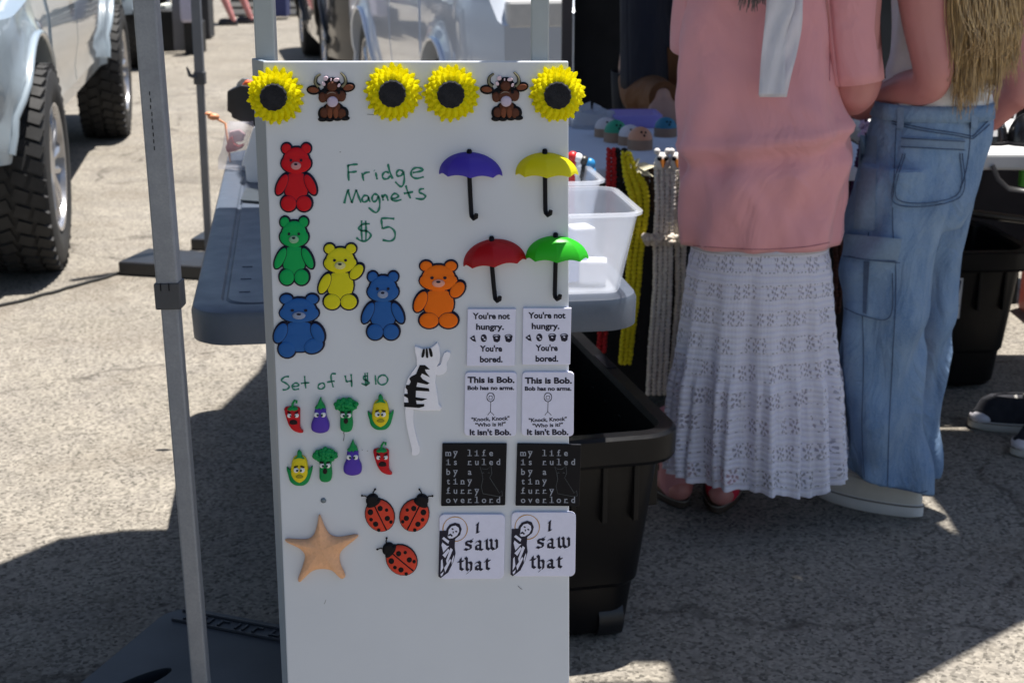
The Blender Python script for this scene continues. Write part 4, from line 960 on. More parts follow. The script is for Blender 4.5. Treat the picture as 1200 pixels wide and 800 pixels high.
strand('crochet_strand', 'black crocheted strand hanging between the red and the yellow strands', [(177, 727, 8), (215, 731, 9), (300, 738, 8), (400, 742, 8)], 3.81, 2, 0, (.01, .01, .012), .011)
strand('crochet_strand', 'yellow crocheted garland hanging from the vendor table', [(180, 734, 6), (200, 739, 10), (222, 747, 13), (245, 750, 11), (290, 745, 10), (350, 740, 9.5), (428, 732, 8)], 3.76, 3, 0, (.85, .70, .015), .010)
strand('crochet_strand', 'brown crocheted strand beside the yellow garland', [(199, 760, 8), (225, 762, 9), (250, 764, 8)], 3.79, 2, 0, (.05, .025, .015), .010)
strand('crochet_strand', 'long beige crocheted scarf, left one under the white owls', [(192, 779, 13), (235, 779, 12), (285, 777, 12), (340, 776, 12), (400, 772, 13), (462, 769, 13)], 3.74, 4, 0, (.8, .74, .68), .009)
strand('crochet_strand', 'beige crocheted scarf, right one with a yellow end under the white owls', [(200, 795, 8), (250, 794, 7), (290, 797, 7), (340, 797, 6), (400, 792, 5), (440, 787, 4)], 3.76, 2, 0, (.8, .73, .64), .009)
def bunch(name, label, px, py, Y, n, sx, sz, r, col, cat):
    c = aty(px, py, Y); mb = MB()
    for k in range(n): mb.ball(c+Vector((random.uniform(-sx, sx), random.uniform(-.012, .012), random.uniform(-sz, sz))), r*random.uniform(.7, 1.2), nu=8, nv=6)
    return tag(build(name, mb, M(name+str(len(MATS)), col, .85, bmp=.7, var=.2, scale=300), smooth='all'), label, cat)
bunch('tassel', 'beige fringed knot halfway along the beige scarf', 780, 281, 3.72, 90, .052, .010, .008, (.7, .62, .52), 'tassel')
mb = MB()
for x, y in ((737,190),(750,186),(768,195),(760,201),(766,207),(752,200)): 
    p = aty(x, y, 3.75); mb.add([aty(742, 193, 3.76), p, aty((742+x)/2, (193+y)/2+6, 3.74), aty((742+x)/2, (193+y)/2-4, 3.77)], [(0,2,1),(0,1,3),(0,3,2),(1,2,3)])
tag(build('flower', mb, M('cream_petal', (.7, .65, .45), .7)), 'cream flower with pointed petals at the top of the yellow garland', 'flower')
def owl(px, label):
    p = aty(px, 189, 3.72); t = thing('owl_toy', label, 'toy owl', p, 'white toy owls with orange beaks')
    mw = M('owl_white', (.72, .70, .68), .8, bmp=.5, scale=200)
    mb = MB(); mb.ball(p, (.019, .016, .022)); mb.ball(p+Vector((-.013, 0, .024)), .008); mb.ball(p+Vector((.013, 0, .024)), .008); build('body', mb, mw, t, smooth='all')
    for s_ in (-1, 1): mb = MB(); mb.ball(p+Vector((s_*.008, -.017, .009)), .006); build('eye', mb, m_blk, t, smooth='all')
    mb = MB(); mb.tube([p+Vector((0, -.014, .004)), p+Vector((0, -.024, -.012))], [.008, .002], 8); build('beak', mb, M('beak_orange', (.75, .25, .03), .5), t, smooth='all')
owl(776, 'left white toy owl with black spot at the top of the beige scarf'); owl(793, 'right white toy owl with orange beak beside the pink shirt')
# purple and brown strands between the two women
strand('crochet_strand', 'dark purple beaded strand between the pink shirt and the jeans', [(135, 1014, 3), (170, 1010, 4), (230, 1000, 7), (290, 990, 8)], 3.9, 2, 0, (.05, .012, .06), .009)
strand('crochet_strand', 'brown braided strand hanging between the lace skirt and the jeans', [(280, 982, 6), (330, 982, 6), (365, 980, 4)], 3.88, 2, 0, (.08, .03, .02), .010)
bunch('bead_string', 'small purple and white beads hanging at the pink shirt hem', 1013, 152, 3.86, 14, .008, .03, .006, (.5, .4, .6), 'beads')
bunch('flower', 'small magenta flower between the pink shirt and the jeans', 996, 241, 3.84, 10, .014, .012, .008, (.35, .02, .25), 'flower')

# ---------------------------------------------------------------- white table at the right with caps
m_wt = M('table_white', (.78, .78, .78), .4, var=.04)
rt = atz(1157, 179, .75); rx0 = rt.x-.25
t = thing('side_table', 'white folding table at the right edge with black crossed legs', 'table', (rx0+.6, rt.y+.35, 0))
mb = MB(); mb.box((rx0+.75, rt.y+.35, .725), (1.5, .7, .05)); build('tabletop', mb, m_wt, t, bevel=.012, seg=3)
for sx in (0.80, 1.4):
    mb = MB(); x = rx0+sx; mb.tube([(x-.02, rt.y+.06, .7), (x-.06, rt.y+.35, .35), (x+.02, rt.y+.66, 0)], .014, 8); mb.tube([(x-.02, rt.y+.66, .7), (x+.02, rt.y+.06, 0)], .014, 8); mb.tube([(x, rt.y+.1, .3), (x+.7, rt.y+.12, .27)], .013, 8); mb.tube([(x-.62, rt.y+.42, .52), (x, rt.y+.45, .44)], .012, 8); build('leg_frame', mb, m_rub, t, smooth='all')
mb = MB(); s0 = aty(1163, 194, rt.y-.01); mb.tube([s0, aty(1170, 210, rt.y-.02), aty(1182, 221, rt.y-.02), aty(1215, 226, rt.y-.02), aty(1235, 195, rt.y-.01)], .012, 8, flat=.3); tag(build('strap', mb, m_rub, smooth='all'), 'black strap looping under the edge of the white table', 'strap')
def cap_thing(px, py, r, h, label, col=(.008, .008, .01), lab=False, Yo=.1):
    b = atz(px, py, .75); b.y += Yo; t = thing('sunglasses_case', label, 'case', b, 'dark rounded cases on the white table')
    mb = MB(); mb.loft([[b+Vector((r*math.cos(ph)*math.cos(a), r*1.1*math.cos(ph)*math.sin(a), .001+h*math.sin(ph))) for a in [2*math.pi*i/24 for i in range(24)]] for ph in [math.pi/2*j/8*.99 for j in range(9)]], cap0=True, cap1=True, uv=False)
    build('shell', mb, M('case'+str(col), col, .25, spec=.6), t, smooth=True)
    mb = MB(); mb.loft([[b+Vector(((r+e)*math.cos(a), (r*1.1+e)*math.sin(a), z)) for a in [2*math.pi*i/24 for i in range(24)]] for e, z in ((0,.001),(.006,.002),(.006,.008),(0,.01))], uv=False); build('edge_band', mb, m_blk, t, smooth=True)
    if lab: mb = MB(); mb.box(b+Vector((-.02, -r*1.1+.002, .035)), (.04, .002, .018), Matrix.Rotation(-.2, 3, 'X')); build('label', mb, m_wt, t)
cap_thing(1168, 171, .045, .075, 'black rounded case with a small pale label, beside the jeans', lab=True, Yo=.05)
cap_thing(1206, 172, .048, .085, 'black rounded case at the right edge of the photo', Yo=.05)
cap_thing(1190, 165, .055, .13, 'grey rounded case behind the two black ones', (.14, .15, .18), Yo=.3)
cap_thing(1178, 165, .05, .16, 'tall black case behind the grey one', Yo=.52)
cap_thing(1212, 160, .06, .26, 'tallest dark case, highest at the right edge', (.03, .035, .05), Yo=.7)
for px, py, wh in ((1176, 150, 'lowest'), (1195, 118, 'middle'), (1196, 60, 'highest')):
    p = aty(px, py, 4.5); mb = MB(); mb.box(p, (.035, .004, .02), rotz(.4)@Matrix.Rotation(.5, 3, 'X')); mb.tube([p-Vector((0, -.01, 0)), Vector((p.x, p.y+.05, .76))], .002, 6)
    tag(build('price_tag', mb, m_wt), wh + ' of three small white tags among the dark cases', 'tag')
gp = aty(1203, 207, 4.55); t = thing('hanging_pouch', 'bright green pouch hanging under the white table at the right edge', 'pouch', gp)
mb = MB(); mb.box(gp, (.05, .02, .06), rotz(.3)); build('pouch', mb, M('green_fabric', (.06, .3, .03), .7), t, bevel=.008)
mb = MB(); mb.tube([gp+Vector((0, 0, .03)), Vector((gp.x, gp.y, .71))], .003, 6); build('dark_line', mb, m_rub, t)
mb = MB(); rp = atz(1240, 385, 0); mb.loft([[Vector((x, y, z)) for x, y in rrect(rp.x+.1, rp.y+.15, .3, .3, .03)] for z in (0, .1, .26)], cap0=True, cap1=True, uv=False); tag(build('crate', mb, M('crate_red', (.4, .05, .03), .5), bevel=.006), 'red box on the ground behind the sticker tote at the right edge', 'box')

# ---------------------------------------------------------------- vehicles
def mat_paint(name, col, metal=.0):
    m, t, b = new_mat(name); v = coords(t); n = tex_noise(t, v, 3, 3)
    t.links.new(mix_rgb(t, n, [c*.93 for c in col], col), b.inputs['Base Color']); b.inputs['Metallic'].default_value = metal
    b.inputs['Roughness'].default_value = .3; b.inputs['Coat Weight'].default_value = 1; b.inputs['Coat Roughness'].default_value = .03
    return m
m_tyre = M('tyre', (.022, .022, .023), .75, var=.25, scale=70, bmp=.4); m_rim = M('rim_silver', (.5, .5, .52), .28, metal=.85, var=.1)
m_dark = M('underbody', (.012, .012, .013), .9); m_glass = M('car_glass', (.015, .02, .025), .05, var=.02, bmp=0, spec=.8); m_trim = M('trim_black', (.02, .02, .022), .5)
WR = {}
def wheel(parent, s, side, r, wd, hw):
    key = (r, wd, side)
    yc = side*(hw-wd/2-.01)
    if key in WR:
        src = WR[key]; h = thing('wheel', None, None, (0, 0, 0)); h.parent = parent; h.location = (s, yc, r)
        for c in kids(src): d = c.copy(); COL.objects.link(d); d.parent = h
        return
    h = thing('wheel', None, None, (0, 0, 0)); h.parent = parent; h.location = (s, yc, r)
    n = 48
    def lathe(prof): return [[Vector((rr*math.cos(2*math.pi*k/n), y*side, rr*math.sin(2*math.pi*k/n))) for k in range(n)] for y, rr in prof]
    mb = MB(); ri = r*.62
    mb.loft(lathe([(wd*.46, ri), (wd*.52, ri+.03), (wd*.53, r*.82), (wd*.50, r*.93), (wd*.43, r*.975), (wd*.25, r*.985), (-wd*.25, r*.985), (-wd*.43, r*.975), (-wd*.5, r*.93), (-wd*.52, r*.8), (-wd*.46, ri)]), uv=False)
    nb = 40 if r > .38 else 0
    for k in range(nb):      # tread lugs
        for j, (yy, ww) in enumerate(((-.38, .2), (-.14, .2), (.12, .2), (.38, .2))):
            a = 2*math.pi*(k+.5*(j % 2)+.15*j)/nb; m3 = Matrix.Rotation(-a, 3, 'Y')
            mb.box(m3 @ Vector((r*.992 - (.006 if abs(yy) > .3 else 0), yy*wd, 0)), (.02, ww*wd, 2*math.pi*r/nb*.74), m3 @ Matrix.Rotation((.35 if yy > 0 else -.35), 3, 'X'))
    build('tyre', mb, m_tyre, h, smooth=True, angle=30, local=True)
    mb = MB(); mb.loft(lathe([(wd*.47, ri+.004), (wd*.5, ri+.002), (wd*.49, ri-.012), (wd*.40, ri-.02), (wd*.2, ri-.035), (-wd*.4, ri-.035)]), uv=False)
    for k in range(6):
        a = 2*math.pi*k/6; m3 = Matrix.Rotation(-a, 3, 'Y')
        for o_ in (-.035, .035): mb.tube([m3 @ Vector((.05, side*wd*.34, o_*.6)), m3 @ Vector((ri*.6, side*wd*.40, o_)), m3 @ Vector((ri-.02, side*wd*.37, o_*1.5))], [.022, .018, .02], 6)
    mb.cyl((0, side*wd*.25, 0), (0, side*wd*.42, 0), .075, 20)
    build('rim', mb, m_rim, h, smooth=True, local=True)
    mb = MB(); mb.cyl((0, side*wd*.05, 0), (0, side*wd*.14, 0), ri-.04, 24); build('brake_disc', mb, m_dark, h, smooth=True, local=True)
    WR[key] = h
def vehicle(name, label, cat, origin, ang, Ln, hw, wheels, wr, ww, zr, zb, prof, paint, glass, doors, arch, group=None, wpoke=.0):
    """local x runs along the vehicle from its near end, y is the side (+hw left, -hw right). prof: (x, top z, half width factor)"""
    t = thing(name, label, cat, origin, group); t.rotation_euler[2] = ang
    st_ = sorted(set([0, .03, .1, .2, Ln-.2, Ln-.1, Ln-.03, Ln] + [Ln*k/26 for k in range(27)] + [w_+arch*math.cos(math.pi*k/16) for w_ in wheels for k in range(17)]))
    def topz(x):
        for (a, za), (b, zb_) in zip(prof[:-1], prof[1:]):
            if a <= x <= b: u_ = (x-a)/(b-a); u_ = u_*u_*(3-2*u_); return lerp(za, zb_, u_)
        return prof[-1][1]
    def botz(x):
        z = zr
        for w_ in wheels:
            if abs(x-w_) < arch: z = max(z, wr+math.sqrt(arch*arch-(x-w_)**2))
        return z
    def wf(x):
        e = min(x, Ln-x); return hw*(1-.16*max(0, 1-e/.35)**2.2)
    def sidept(x, z, side, off=0):
        zt = topz(x); y = wf(x)-.03*max(0, (zb*.45+zr*.55-z))/.3 - .055*max(0, (z-zb*.85))/.3 - .014*math.exp(-((z-(zr+.16))/.045)**2)
        for w_ in wheels:
            dd = math.hypot(x-w_, z-wr)-arch
            if dd > -.02: y += .028*math.exp(-(dd/.06)**2)
        return Vector((x, side*(y+off), z))
    rings = []
    for x in st_:
        zt = topz(x); z0 = botz(x); zs = [z0+(zt-.05-z0)*k/11 for k in range(12)]
        r_ = [Vector((x, -wf(x)+.12, z0+.01))]+[sidept(x, z, -1) for z in zs]+[Vector((x, -wf(x)*.86, zt-.008)), Vector((x, -wf(x)*.5, zt+.012)), Vector((x, 0, zt+.02))]
        rings.append(r_+[Vector((p.x, -p.y, p.z)) for p in reversed(r_[:-1])])
    mb = MB(); mb.loft(rings, closed=False, uv=False)
    n_ = len(rings[0]); mb.add(rings[0], [tuple(range(n_))]); mb.add(rings[-1], [tuple(range(n_))])
    build('body', mb, paint, t, smooth=True, angle=32, local=True)
    mb = MB(); mb.box((Ln/2, 0, zr+.12), (Ln-.3, hw*1.2, .22))
    for w_ in wheels: mb.box((w_, 0, wr+arch*.55), (arch*2.4, hw*1.5, arch*1.1))
    build('underbody', mb, m_dark, t, local=True)
    for w_ in wheels:
        for side in (-1, 1):
            wheel(t, w_, side, wr, ww, hw+wpoke)
            mb = MB(); P = [sidept(w_+(arch+.012)*math.cos(a), wr+(arch+.012)*math.sin(a), side, .006) for a in [lerp(max(.05, math.asin(min(.9, max(0, (zr+.03-wr)/arch)))), math.pi-max(.05, math.asin(min(.9, max(0, (zr+.03-wr)/arch)))), k/20) for k in range(21)]]; mb.tube(P, .013, 8, flat=1); build('wheel_arch', mb, paint, t, smooth='all', local=True)
    for a, b in doors:
        for side in (-1, 1):
            mb = MB(); g_ = [[sidept(lerp(a, b, i/10), lerp(max(zr+.07, 0), zb-.01, j/8), side, .007) for i in range(11)] for j in range(9)]
            g2_ = [[sidept(lerp(a, b, i/10), lerp(max(zr+.07, 0), zb-.01, j/8), side, -.004) for i in range(11)] for j in range(9)]
            mb.loft(g_, closed=False, uv=False)
            edge_ = lambda G_: G_[0]+[r[-1] for r in G_[1:]]+G_[-1][-2::-1]+[r[0] for r in G_[-2:0:-1]]
            mb.loft([edge_(g_), edge_(g2_)], uv=False); d = build('door', mb, paint, t, smooth=True, angle=40, local=True)
            mb = MB(); c_ = sidept(b-.16, zb-.1, side, .03); mb.tube([c_+Vector((-.09, 0, 0)), c_, c_+Vector((.09, 0, 0))], [.012, .016, .012], 8); build('handle', mb, paint, d, smooth='all', local=True)
    # greenhouse
    (gx0, gx1, gz, r0_, r1_) = glass
    mb = MB()
    lo = [Vector((gx0, -wf(gx0)*.9, zb)), Vector((gx1, -wf(gx1)*.9, zb)), Vector((gx1, wf(gx1)*.9, zb)), Vector((gx0, wf(gx0)*.9, zb))]
    hi = [Vector((gx0+r0_, -hw*.72, gz)), Vector((gx1-r1_, -hw*.72, gz)), Vector((gx1-r1_, hw*.72, gz)), Vector((gx0+r0_, hw*.72, gz))]
    mb.loft([lo, hi], cap1=True, uv=False); build('window_glass', mb, m_glass, t, bevel=.02, local=True)
    mb = MB(); hi2 = [p+Vector((0, 0, .035)) for p in hi]; mb.loft([[p*1.0 for p in hi], hi2], cap0=True, cap1=True, uv=False)
    for i in range(4): mb.tube([lo[i], hi[i]], .035, 6)
    m_x = (gx0+gx1)/2; mb.tube([Vector((m_x, -wf(m_x)*.905, zb)), Vector((m_x, -hw*.73, gz))], .04, 6); mb.tube([Vector((m_x, wf(m_x)*.905, zb)), Vector((m_x, hw*.73, gz))], .04, 6)
    build('roof', mb, paint, t, bevel=.015, local=True)
    for nm, x_, s_ in (('near_lamp', .02, 1), ('far_lamp', Ln-.02, -1)):
        for side in (-1, 1):
            mb = MB(); mb.box((x_-s_*.012+s_*.02, side*hw*.66, zb-.2), (.06, .3, .14)); build('lamp', mb, M('lamp_red', (.35, .02, .02), .15) if s_ < 0 else M('lamp_clear', (.7, .7, .7), .1), t, bevel=.02, local=True)
    for x_ in (-.02, Ln+.02): mb = MB(); mb.box((x_, 0, zr+.1), (.1, hw*1.6, .2)); build('bumper', mb, paint, t, bevel=.05, seg=4, local=True)
    return t
paint_t = mat_paint('paint_silver_blue', (.31, .37, .42)); paint_w = mat_paint('paint_white', (.66, .72, .82), .1); paint_k = mat_paint('paint_black', (.012, .012, .014))
N0 = atz(36, 314, 0); F0_ = atz(126, 159, 0); dT = (F0_-N0); WBs = dT.length; aT = math.atan2(dT.y, dT.x); dTn = dT.normalized(); nT = Vector((dTn.y, -dTn.x, 0))
HW = .97; outer = N0+nT*.15
def truck(label, shift):
    o = outer - nT*HW - dTn*.66 + dTn*shift
    return vehicle('pickup_truck', label, 'pickup truck', (o.x, o.y, 0), aT, WBs+1.75, HW-.075, (.66, .66+WBs), .405, .27, .50, 1.12,
                   [(0, .95), (.15, 1.06), (1.2, 1.12), (WBs+1.55, 1.13), (WBs+1.75, 1.0)], paint_t, (1.25, 3.3, 1.78, .5, .3), [(1.27, 2.30), (2.32, 3.25)], .51, 'parked silver blue pickup trucks', wpoke=.075)
tr = truck('silver blue pickup truck with knobbly tyres at the left edge of the photo', 0)
t2 = copy_tree(tr); off = dTn*8.15-nT*.1; t2.location = Vector(tr.location)+off; t2['label'] = 'silver blue pickup truck parked behind the nearest one, mostly hidden'
cn = aty(556, 62, 7.1)
cdir = Vector((-.24, .97, 0)).normalized(); cnrm = Vector((cdir.y, -cdir.x, 0))
def car(label, p, paint, nm='parked_car', Ln=4.4, cat='car'):
    # near end corner p on its left side
    o = Vector((p.x, p.y, 0)) + cnrm*.88
    return vehicle(nm, label, cat, o, math.atan2(cdir.y, cdir.x), Ln, .88, (.85, 3.4), .34, .21, .26, 1.12,
                   [(0, .92), (.12, 1.08), (.6, 1.18), (1.2, 1.2), (Ln-.5, 1.18), (Ln-.08, 1.02), (Ln, .85)], paint, (1.1, 3.9, 1.75, .6, .4), [(1.35, 2.3), (2.33, 2.98)], .40)
car('glossy white car parked behind the white board, reflecting the lot', cn, paint_w)
cdir = Vector((-.2, .98, 0)).normalized(); cnrm = Vector((cdir.y, -cdir.x, 0))
ck = aty(389, 70, 11.8); car('black car parked beyond the white car', ck, paint_k)
# ---------------------------------------------------------------- far booth things
def far_box(name, label, cat, x0, x1, y0, y1, Y, dp, col, z0=None, rough=.7, bev=.01):
    a, b = aty(x0, y1, Y), aty(x1, y0, Y); zlo = max(0, a.z) if z0 is None else z0
    mb = MB(); mb.box(((a.x+b.x)/2, Y+dp/2, (zlo+b.z)/2), (b.x-a.x, dp, max(.05, b.z-zlo))); return tag(build(name, mb, M(name+str(len(MATS)), col, rough), bevel=bev), label, cat)
far_box('covered_table', 'black cloth covered table far off, left of the thin canopy leg', 'table', 186, 205, 13, 60, 15.6, .7, (.012, .012, .014))
far_box('post', 'grey booth post standing beside the far black covered table', 'post', 204, 211, -60, 60, 15.4, .06, (.2, .2, .22))
far_box('cooler', 'black cooler on the ground beside the far grey booth post', 'cooler', 217, 231, 27, 65, 15.2, .4, (.012, .012, .014))
far_box('cloth_bag', 'white and lilac bag standing on the far black cooler', 'bag', 211, 225, -5, 27, 15.1, .25, (.55, .53, .66), bev=.03)
far_box('stool', 'dark stool far off, right of the thin canopy leg', 'stool', 233, 242, -30, 45, 17, .3, (.03, .03, .035))
far_box('white_box', 'small white box on the far black covered table', 'box', 186, 194, 6, 13, 15.8, .3, (.7, .72, .66), z0=aty(190, 13, 15.6).z)
t = thing('slatted_barrier', 'low white slatted barrier across the far end of the lot', 'barrier', (atz(310, 20, 0).x, 20.6, 0))
yb_ = 20.6; xa, xb = aty(268, 10, yb_).x, aty(470, 10, yb_).x
for py0, py1 in ((11, 17), (2.5, 8), (-6, -1)):
    a, b = aty(300, py1, yb_), aty(300, py0, yb_); mb = MB(); mb.box(((xa+xb)/2, yb_, (a.z+b.z)/2), (xb-xa, .04, b.z-a.z)); build('slat', mb, M('slat_white', (.62, .6, .55), .7), t)
for k in range(5): mb = MB(); mb.box((lerp(xa, xb, (k+.3)/4.6), yb_+.06, .25), (.1, .08, .5)); build('post', mb, M('barrier_post', (.05, .05, .05), .8), t)
mb = MB(); mb.box(((xa+xb)/2, yb_+.16, .22), (xb-xa, .04, .44)); build('back_panel', mb, M('barrier_post', (.05, .05, .05), .8), t)
far_box('blue_barrel', 'blue drum in front of the far white slatted barrier', 'drum', 322, 334, -30, 20, 20, .35, (.03, .04, .13))
# ---------------------------------------------------------------- unseen canopy roofs (outlines, slits and extra panels shaped to throw the wanted shade)
RZ = 2.6; roff = Vector((SDIR.x/SDIR.z*RZ, SDIR.y/SDIR.z*RZ, RZ))
m_roof = M('canopy_cloth', (.03, .035, .05), .9, var=.1)
def roof(name, label, polys, legs):
    c = Vector((polys[0][0][0], polys[0][0][1], 0))+roff; t = thing(name, label, 'canopy', (c.x, c.y, 0))
    for P in polys:
        mb = MB(); mb.prism([Vector((x, y, 0))+roff for x, y in P], (0, 0, .03)); build('cloth_panel', mb, m_roof, t)
    for x, y in legs: square_tube('leg', (x, y, 0), (x, y, RZ), .035, m_leg, t)
roof('vendor_shade_caster', 'unseen dark canopy roof over the booth, cut and slit to shape the shade', [
    [(.12, 2.68), (.30, 2.68), (.33, 2.25), (.60, 2.46), (.62, 3.02), (.60, 3.62), (.62, 6.1), (.28, 6.1), (.28, 3.70), (.33, 3.69), (.33, 3.5), (.12, 3.2)],
    [(.12, 2.22), (.325, 2.22), (.32, 2.60), (.12, 2.60)],
    [(.603, 2.465), (1.02, 2.83), (1.03, 3.30), (1.0, 3.4), (1.0, 3.55), (1.03, 3.65), (1.03, 4.06), (.95, 5.2), (.95, 6.1), (.623, 6.1), (.605, 3.58), (.605, 3.5), (.64, 3.42), (.65, 3.3), (.63, 3.2), (.623, 3.02)],
    [(1.024, 2.835), (1.06, 2.86), (1.5, 3.25), (1.56, 4.02), (1.034, 4.058), (1.034, 3.6), (1.04, 3.45), (1.034, 3.3)],
    [(.277, 6.1), (-.8, 6.1), (-.79, 4.6), (-.86, 4.1), (-.83, 3.8), (-.76, 3.56), (-.67, 3.43), (-.3, 3.5), (.277, 3.66)]], [(3.4, 4.1), (3.2, 7.2)])
roof('near_shade_caster', 'unseen dark canopy roof by the grey table, shaped and extended to throw shade', [  # outline drawn back from the wanted shade, stretched towards the camera to deepen it
    [(-7, 2.75), (-1.6, 2.86), (-1.22, 3.02), (-1.12, 3.16), (-1.04, 3.28), (-.9, 3.33), (-.70, 3.34), (-.55, 3.405), (-.34, 3.46), (-.34, 2.0), (-.78, 2.0), (-.78, -1.2), (-7, -1.2)]], [(-2.9, 3.3), (-2.9, 4.2)])

# ---------------------------------------------------------------- people
m_skin = M('skin', (.52, .215, .20), .5, var=.09, scale=14, bmp=.2, bdist=.001)
m_skin.node_tree.nodes['Principled BSDF'].inputs['Subsurface Weight'].default_value = .08
m_eye = M('eye_white', (.7, .7, .68), .2)
def limb(mb, pts, rs, n=14):
    mb.tube(crom(pts, 5) if len(pts) > 2 else pts, [r for r in interp(rs, (len(pts)-1)*5+1 if len(pts) > 2 else 2)], n)
    for p, r in zip(pts, rs): mb.ball(p, r*.985, nu=n, nv=8)
def interp(v, n):
    return [lerp(v[min(len(v)-2, int(i*(len(v)-1)/(n-1)))], v[min(len(v)-1, int(i*(len(v)-1)/(n-1))+1)], i*(len(v)-1)/(n-1)-min(len(v)-2, int(i*(len(v)-1)/(n-1)))) for i in range(n)]
def hand(mb, wrist, d, up, side, sc=1.0, curl=.5):
    """palm along d, back of the hand towards up, thumb on the +-side"""
    d = d.normalized(); up = (up-d*up.dot(d)).normalized(); s_ = d.cross(up)*side
    m3 = Matrix((d, s_, up)).transposed()
    mb.ball(wrist+d*.045*sc, (.05*sc, .038*sc, .017*sc), m3, nu=14, nv=8); mb.ball(wrist+d*.01*sc, (.028*sc, .026*sc, .019*sc), m3)
    for k, (o, L) in enumerate(((-.028, .066), (-.010, .078), (.010, .083), (.028, .074))):
        p = wrist+d*.082*sc+s_*(o*sc); P = [wrist+d*.05*sc+s_*(o*.8*sc), p]; a = 0
        for f in (.42, .32, .26): a += curl*(1+.12*k); q = P[-1]+(d*math.cos(a)-up*math.sin(a)+s_*(o*1.5)).normalized()*L*f*sc; P.append(q)
        mb.tube(P, [.0095*sc, .0092*sc, .0082*sc, .0075*sc, .0060*sc], 8); mb.ball(P[-1], .0062*sc, nu=8, nv=6)
    P = [wrist+d*.02*sc+s_*.02*sc, wrist+d*.045*sc+s_*.045*sc, wrist+d*.068*sc+s_*.058*sc-up*.012*sc, wrist+d*.088*sc+s_*.058*sc-up*.02*sc]
    mb.tube(P, [.013*sc, .011*sc, .0095*sc, .007*sc], 8); mb.ball(P[-1], .0072*sc, nu=8, nv=6)
def remesh(o, vox, smooth=4):
    r = o.modifiers.new('remesh', 'REMESH'); r.mode = 'VOXEL'; r.voxel_size = vox; r.use_smooth_shade = True
    if smooth: s_ = o.modifiers.new('smooth', 'SMOOTH'); s_.iterations = smooth; s_.factor = .5
def human(t, f, J, skin=m_skin, vox=.006, tw=1.0, sc=1.0):
    """f = facing; J = joints; one continuous body"""
    f = f.normalized(); r = Vector((f.y, -f.x, 0)); mb = MB(); up = Vector((0, 0, 1)); m3 = Matrix((r, f, up)).transposed()
    pel, che, nec, hd = J['pelvis'], J['chest'], J['neck'], J['head']
    rg = []
    for k, (wd, dp) in enumerate(((.10, .07), (.165, .115), (.155, .105), (.125, .09), (.135, .10), (.165, .105), (.16, .095), (.09, .065), (.052, .052))):
        u_ = k/8; p = (pel-up*.10).lerp(nec, u_) if k else pel-up*.13
        mid_ = pel.lerp(nec, .5); p = p+(che-mid_)*(math.sin(math.pi*u_)*.8)
        rg.append([p+r*wd*sc*(tw if k < 7 else 1)*math.cos(a)+f*dp*sc*(tw if k < 7 else 1)*math.sin(a) for a in [2*math.pi*i/24 for i in range(24)]])
    mb.loft(rg, cap0=True, cap1=True, uv=False)
    limb(mb, [nec-up*.05, nec+up*.03, hd-up*.05], [.055*sc, .048*sc, .052*sc])
    mb.ball(hd+up*.01, (.073*sc, .092*sc, .112*sc), m3, nu=20, nv=14); mb.ball(hd+f*.035*sc-up*.055*sc, (.05*sc, .05*sc, .055*sc), m3)
    mb.tube([hd+f*.085*sc+up*.012*sc, hd+f*.112*sc-up*.024*sc, hd+f*.088*sc-up*.032*sc], [.009, .014, .012], 8)
    for s_ in (-1, 1): mb.ball(hd+r*s_*.076*sc-up*.005, (.010, .02, .032), m3); mb.ball(hd+f*.086*sc-up*.06*sc+r*s_*.009, (.016, .009, .006), m3)
    for s_, a in ((-1, 'L'), (1, 'R')):
        sh, el, wr = J['sh'+a], J['el'+a], J['wr'+a]
        limb(mb, [nec-up*.06+r*s_*.05, sh], [.05*sc, .058*sc]); af = J.get('af', 1); limb(mb, [sh, sh.lerp(el, .5), el, el.lerp(wr, .35), wr], [x*sc for x in (.058, .05*af, .042*af, .041*af, .027)])
        limb(mb, [sh, che+r*s_*.09*tw], [.056*sc*tw, .06*sc*tw])
        hd_ = J.get('hd'+a, (wr-el)); hu = J.get('hu'+a, up); hand(mb, wr, hd_, hu, -1 if a == 'L' else 1, sc, J.get('curl', .45))
        hp, kn, an = pel+r*s_*.085*sc-up*.07, J['kn'+a], J['an'+a]
        limb(mb, [hp, hp.lerp(kn, .5), kn, kn.lerp(an, .35), an], [x*sc for x in (.095*tw, .078*tw*tw, .054*tw, .052, .034)])
        ff = J.get('ft'+a, f).normalized(); fr = Vector((ff.y, -ff.x, 0)); fm = Matrix((fr, ff, up)).transposed()
        mb.ball(an+ff*.06-up*.035, (.036*sc, .10*sc, .028*sc), fm); mb.ball(an+ff*.12-up*.045, (.04*sc, .05*sc, .018*sc), fm); mb.ball(an-ff*.02-up*.03, (.032*sc, .035*sc, .03*sc), fm)
    o = build('body', mb, skin, t, smooth='all'); remesh(o, vox)
    for s_ in (-1, 1):
        mb = MB(); mb.ball(hd+f*.083*sc+r*s_*.031*sc+up*.015*sc, (.013, .009, .008), m3); build('eye', mb, m_eye, t, smooth='all')
        mb = MB(); mb.ball(hd+f*.0915*sc+r*s_*.031*sc+up*.015*sc, .0045); build('iris', mb, m_blk, t, smooth='all')
    mb = MB(); mb.ball(hd+f*.088*sc-up*.06*sc, (.022, .010, .007), m3); build('lips', mb, M('lips', (.45, .14, .13), .4), t, smooth='all')
    return o
